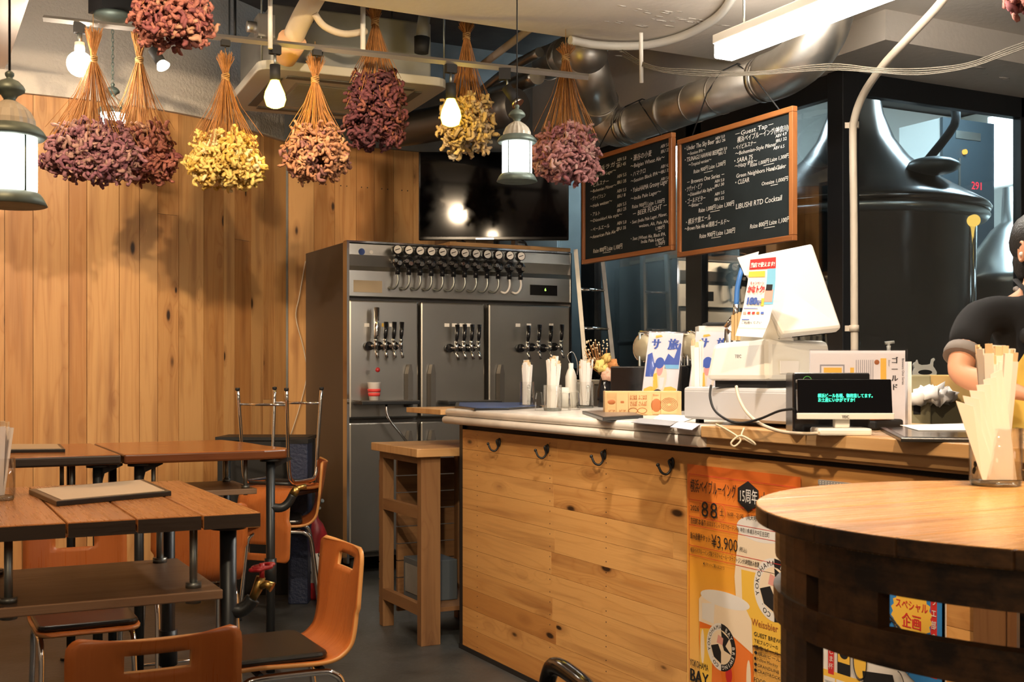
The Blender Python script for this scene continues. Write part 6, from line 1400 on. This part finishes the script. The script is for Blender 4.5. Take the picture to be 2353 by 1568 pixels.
def chain(pts, start):
    p = start
    for v, r in pts: V.append((v, r)); E_.append((p, len(V)-1)); p = len(V)-1
    return p
def lerp(a, b, f): return a.lerp(b, f)
def hand(w, el, start):
    d = (w-el).normalized(); side = d.cross(Vector((0,0,1))).normalized(); palm = chain([(w+d*.035, (.022,.017)), (w+d*.075, (.030,.014))], start)
    for k, (off, L) in enumerate(((-.030,.070),(-.010,.082),(.010,.078),(.029,.062))):
        b = w+d*.092+side*off; chain([(b, .0088), (b+d*L*.45+Vector((0,0,-.012)), .0082), (b+d*L*.75+Vector((0,0,-.035)), .0072), (b+d*L*.85+Vector((0,0,-.055)), .0062)], palm)
    b = w+d*.04-side*.028; chain([(b, .011), (b+d*.025-side*.022+Vector((0,0,-.008)), .0095), (b+d*.055-side*.026+Vector((0,0,-.022)), .0078)], palm-1)
e = chain([(ShR+Vector((0,0,-.01)), .055), (lerp(ShR, ElR, .5), .047), (ElR, .041), (lerp(ElR, WrR, .35), .042), (lerp(ElR, WrR, .8), .029), (WrR, .026)], 3); hand(WrR, ElR, e)
e = chain([(ShL+Vector((0,0,-.01)), .055), (lerp(ShL, ElL, .5), .046), (ElL, .041), (lerp(ElL, WrL, .35), .041), (lerp(ElL, WrL, .8), .029), (WrL, .026)], 3); hand(WrL, ElL, e)
for s_ in (-1, 1):
    hp_ = pelv+bs*s_*.09; chain([(hp_+Vector((0,0,-.06)), .095), (Vector((hp_.x, hp_.y, .52)), .066), (Vector((hp_.x, hp_.y, .46)), .062), (Vector((hp_.x, hp_.y, .30)), .055), (Vector((hp_.x, hp_.y, .10)), .038), (Vector((hp_.x, hp_.y, .04))+bf*.04, .035), (Vector((hp_.x, hp_.y, .03))+bf*.13, .030)], 0)
m = MB(); add_geo(m, skin_mesh('b', V, E_))
# face features joined into the same body mesh
Mh = Matrix((fw.to_4d(), sd.to_4d(), Vector((0,0,1)).to_4d(), (0,0,0,1))).transposed(); Mh[0][3], Mh[1][3], Mh[2][3] = Hd; Mh[3] = (0,0,0,1)
m.ball((.088,0,-.012), .016, 12, 0, (1,.75,1.5), M=Mh); m.ball((.075,0,-.085), .032, 12, 0, (1,1.1,.8), M=Mh)
for s_ in (-1, 1):
    ear = [(-.012+.018*math.cos(a), s_*(.088+.008*math.cos(a*1)), -.002+.030*math.sin(a)) for a in [2*PI*k/16 for k in range(16)]]
    m.tube(ear, .0055, 8, 0, M=Mh, closed=True); m.ball((-.010, s_*.086, -.002), .018, 12, 0, (.8,.35,1.4), M=Mh); m.ball((.006, s_*.088, -.030), .008, 8, 0, M=Mh)
    m.ball((.078, s_*.032, .008), .013, 12, 1, (.55,1,.7), M=Mh); m.ball((.086, s_*.032, .008), .006, 8, 2, (.5,1,1), M=Mh); m.box(.082, .090, s_*.032-.015, s_*.032+.015, .026, .031, 2, M=Mh)
m.ball((.087,0,-.048), .018, 12, 3, (.4,1,.32), M=Mh)
m.build('body', [SK, K_WHT, HAIR, K_PINK], person, world=True)
hm = MB(); hm.ball((-.018,0,.038), .101, 24, 0, (1,.93,.98), M=Mh, disp=.06, seed=2); hm.ball((-.05,0,-.03), .066, 16, 0, (.8,1.1,1.15), M=Mh); hm.ball((.035,-.058,-.02), .042, 12, 0, (.9,.8,2.0), M=Mh); hm.ball((.035,.058,-.02), .042, 12, 0, (.9,.8,2.0), M=Mh)
hm.box(.02,.06,-.085,.085,.045,.11, M=Mh); hm.build('hair', HAIR, person, world=True)
m = MB(); m.ball((-.004, -.098, -.012), .0075, 10, M=Mh); m.ball((-.004, .098, -.012), .0075, 10, M=Mh); m.build('earbuds', K_WHT, person, world=True)
V = [(pelv,(.155,.125)),(belly,(.15,.12)),(chest,(.165,.125)),(neckb+Vector((0,0,-.05)),(.10,.085)),(neckb+Vector((0,0,-.005)),(.068,.062))]; E_ = [(0,1),(1,2),(2,3),(3,4)]
slR = lerp(ShR, ElR, .62); slL = lerp(ShL, ElL, .62)
chain([(ShR+Vector((0,0,-.005)), .064), (lerp(ShR, ElR, .35), .064), (slR, .064)], 3); chain([(ShL+Vector((0,0,-.005)), .072), (lerp(ShL, ElL, .35), .068), (slL, .066)], 3)
m = MB(); add_geo(m, skin_mesh('s', V, E_)); m.build('t_shirt', SHIRT, person, world=True)
for a, b, nm in ((slR, ElR, 'sleeve_cuff'), (slL, ElL, 'sleeve_cuff')):
    d = (b-a).normalized(); m = MB(); m.tube([a-d*.004, a+d*.016, a+d*.060*.5], [.058,.062,.060], 20); m.build(nm, CUFF, person, world=True)
m = MB(); nr = neckb+Vector((0,0,.012)); m.tube([nr+bf*(.066*math.cos(a))+bs*(.062*math.sin(a))+Vector((0,0,-.035*max(0,math.cos(a)))) for a in [2*PI*k/24 for k in range(24)]], .009, 8, closed=True); m.build('collar', CUFF, person, world=True)
# apron bib and skirt: curved sheet around the front of the torso
m = MB(); NU, NVV = 18, 20; ids = {}
top = neckb+Vector((0,0,-.085)); 
for j in range(NVV+1):
    f = j/NVV; z = top.z-f*.95; cen = Vector((neckb.x, neckb.y, z)); hw = (.36+.75*min(1, max(0, (f-.08)/.22))) 
    rad = .158+.012*f+.008*math.sin(f*20)
    for i in range(NU+1):
        a = -hw+2*hw*i/NU; ids[i,j] = m.add([cen+bf*(rad*math.cos(a))*.93+bs*(rad*math.sin(a)*1.08)+Vector((0,0,0))])
for j in range(NVV):
    for i in range(NU): m.face([ids[i,j], ids[i+1,j], ids[i+1,j+1], ids[i,j+1]], 0, True)
ap = m.build('apron', APR, person, world=True); md = ap.modifiers.new('thickness', 'SOLIDIFY'); md.thickness = .003
m = MB()
for s_ in (-1, 1): m.tube([top+bs*s_*.07+bf*.15, neckb+bs*s_*.065+bf*.09+Vector((0,0,.0)), neckb+bs*s_*.05+Vector((0,0,.045))-bf*.05], .010, 8, flat=.4)
m.build('apron_strap', SHIRT, person, world=True)
q = dep(2340, 788, 3.5); 
m = MB(); sp_c = top+Vector((0,0,-.06))+bf*.160*.94-bs*.085; m.ball(sp_c, .024, 12, 0, (.6,1,1.1)); m.build('apron_black_patch', M_BLKM, person, world=True)
V = [(pelv+Vector((0,0,.03)),(.150,.12))]; E_ = []
for s_ in (-1, 1):
    hp_ = pelv+bs*s_*.09; chain([(hp_+Vector((0,0,-.07)), .110), (Vector((hp_.x, hp_.y, .50)), .085), (Vector((hp_.x, hp_.y, .12)), .065), (Vector((hp_.x, hp_.y, .07)), .063)], 0)
m = MB(); add_geo(m, skin_mesh('t', V, E_, 0, 1)); m.build('trousers', SHIRT, person, world=True)
for s_ in (-1, 1):
    hp_ = pelv+bs*s_*.09; m = MB(); c_ = Vector((hp_.x, hp_.y, .04))+bf*.07; Ms = Matrix((bf.to_4d(), bs.to_4d(), Vector((0,0,1)).to_4d(), (0,0,0,1))).transposed(); Ms[0][3], Ms[1][3], Ms[2][3] = c_; Ms[3] = (0,0,0,1)
    m.ball((0,0,0), .05, 16, 0, (2.6,1,.85), M=Ms); m.build('shoe', M_BLKP, person, world=True)
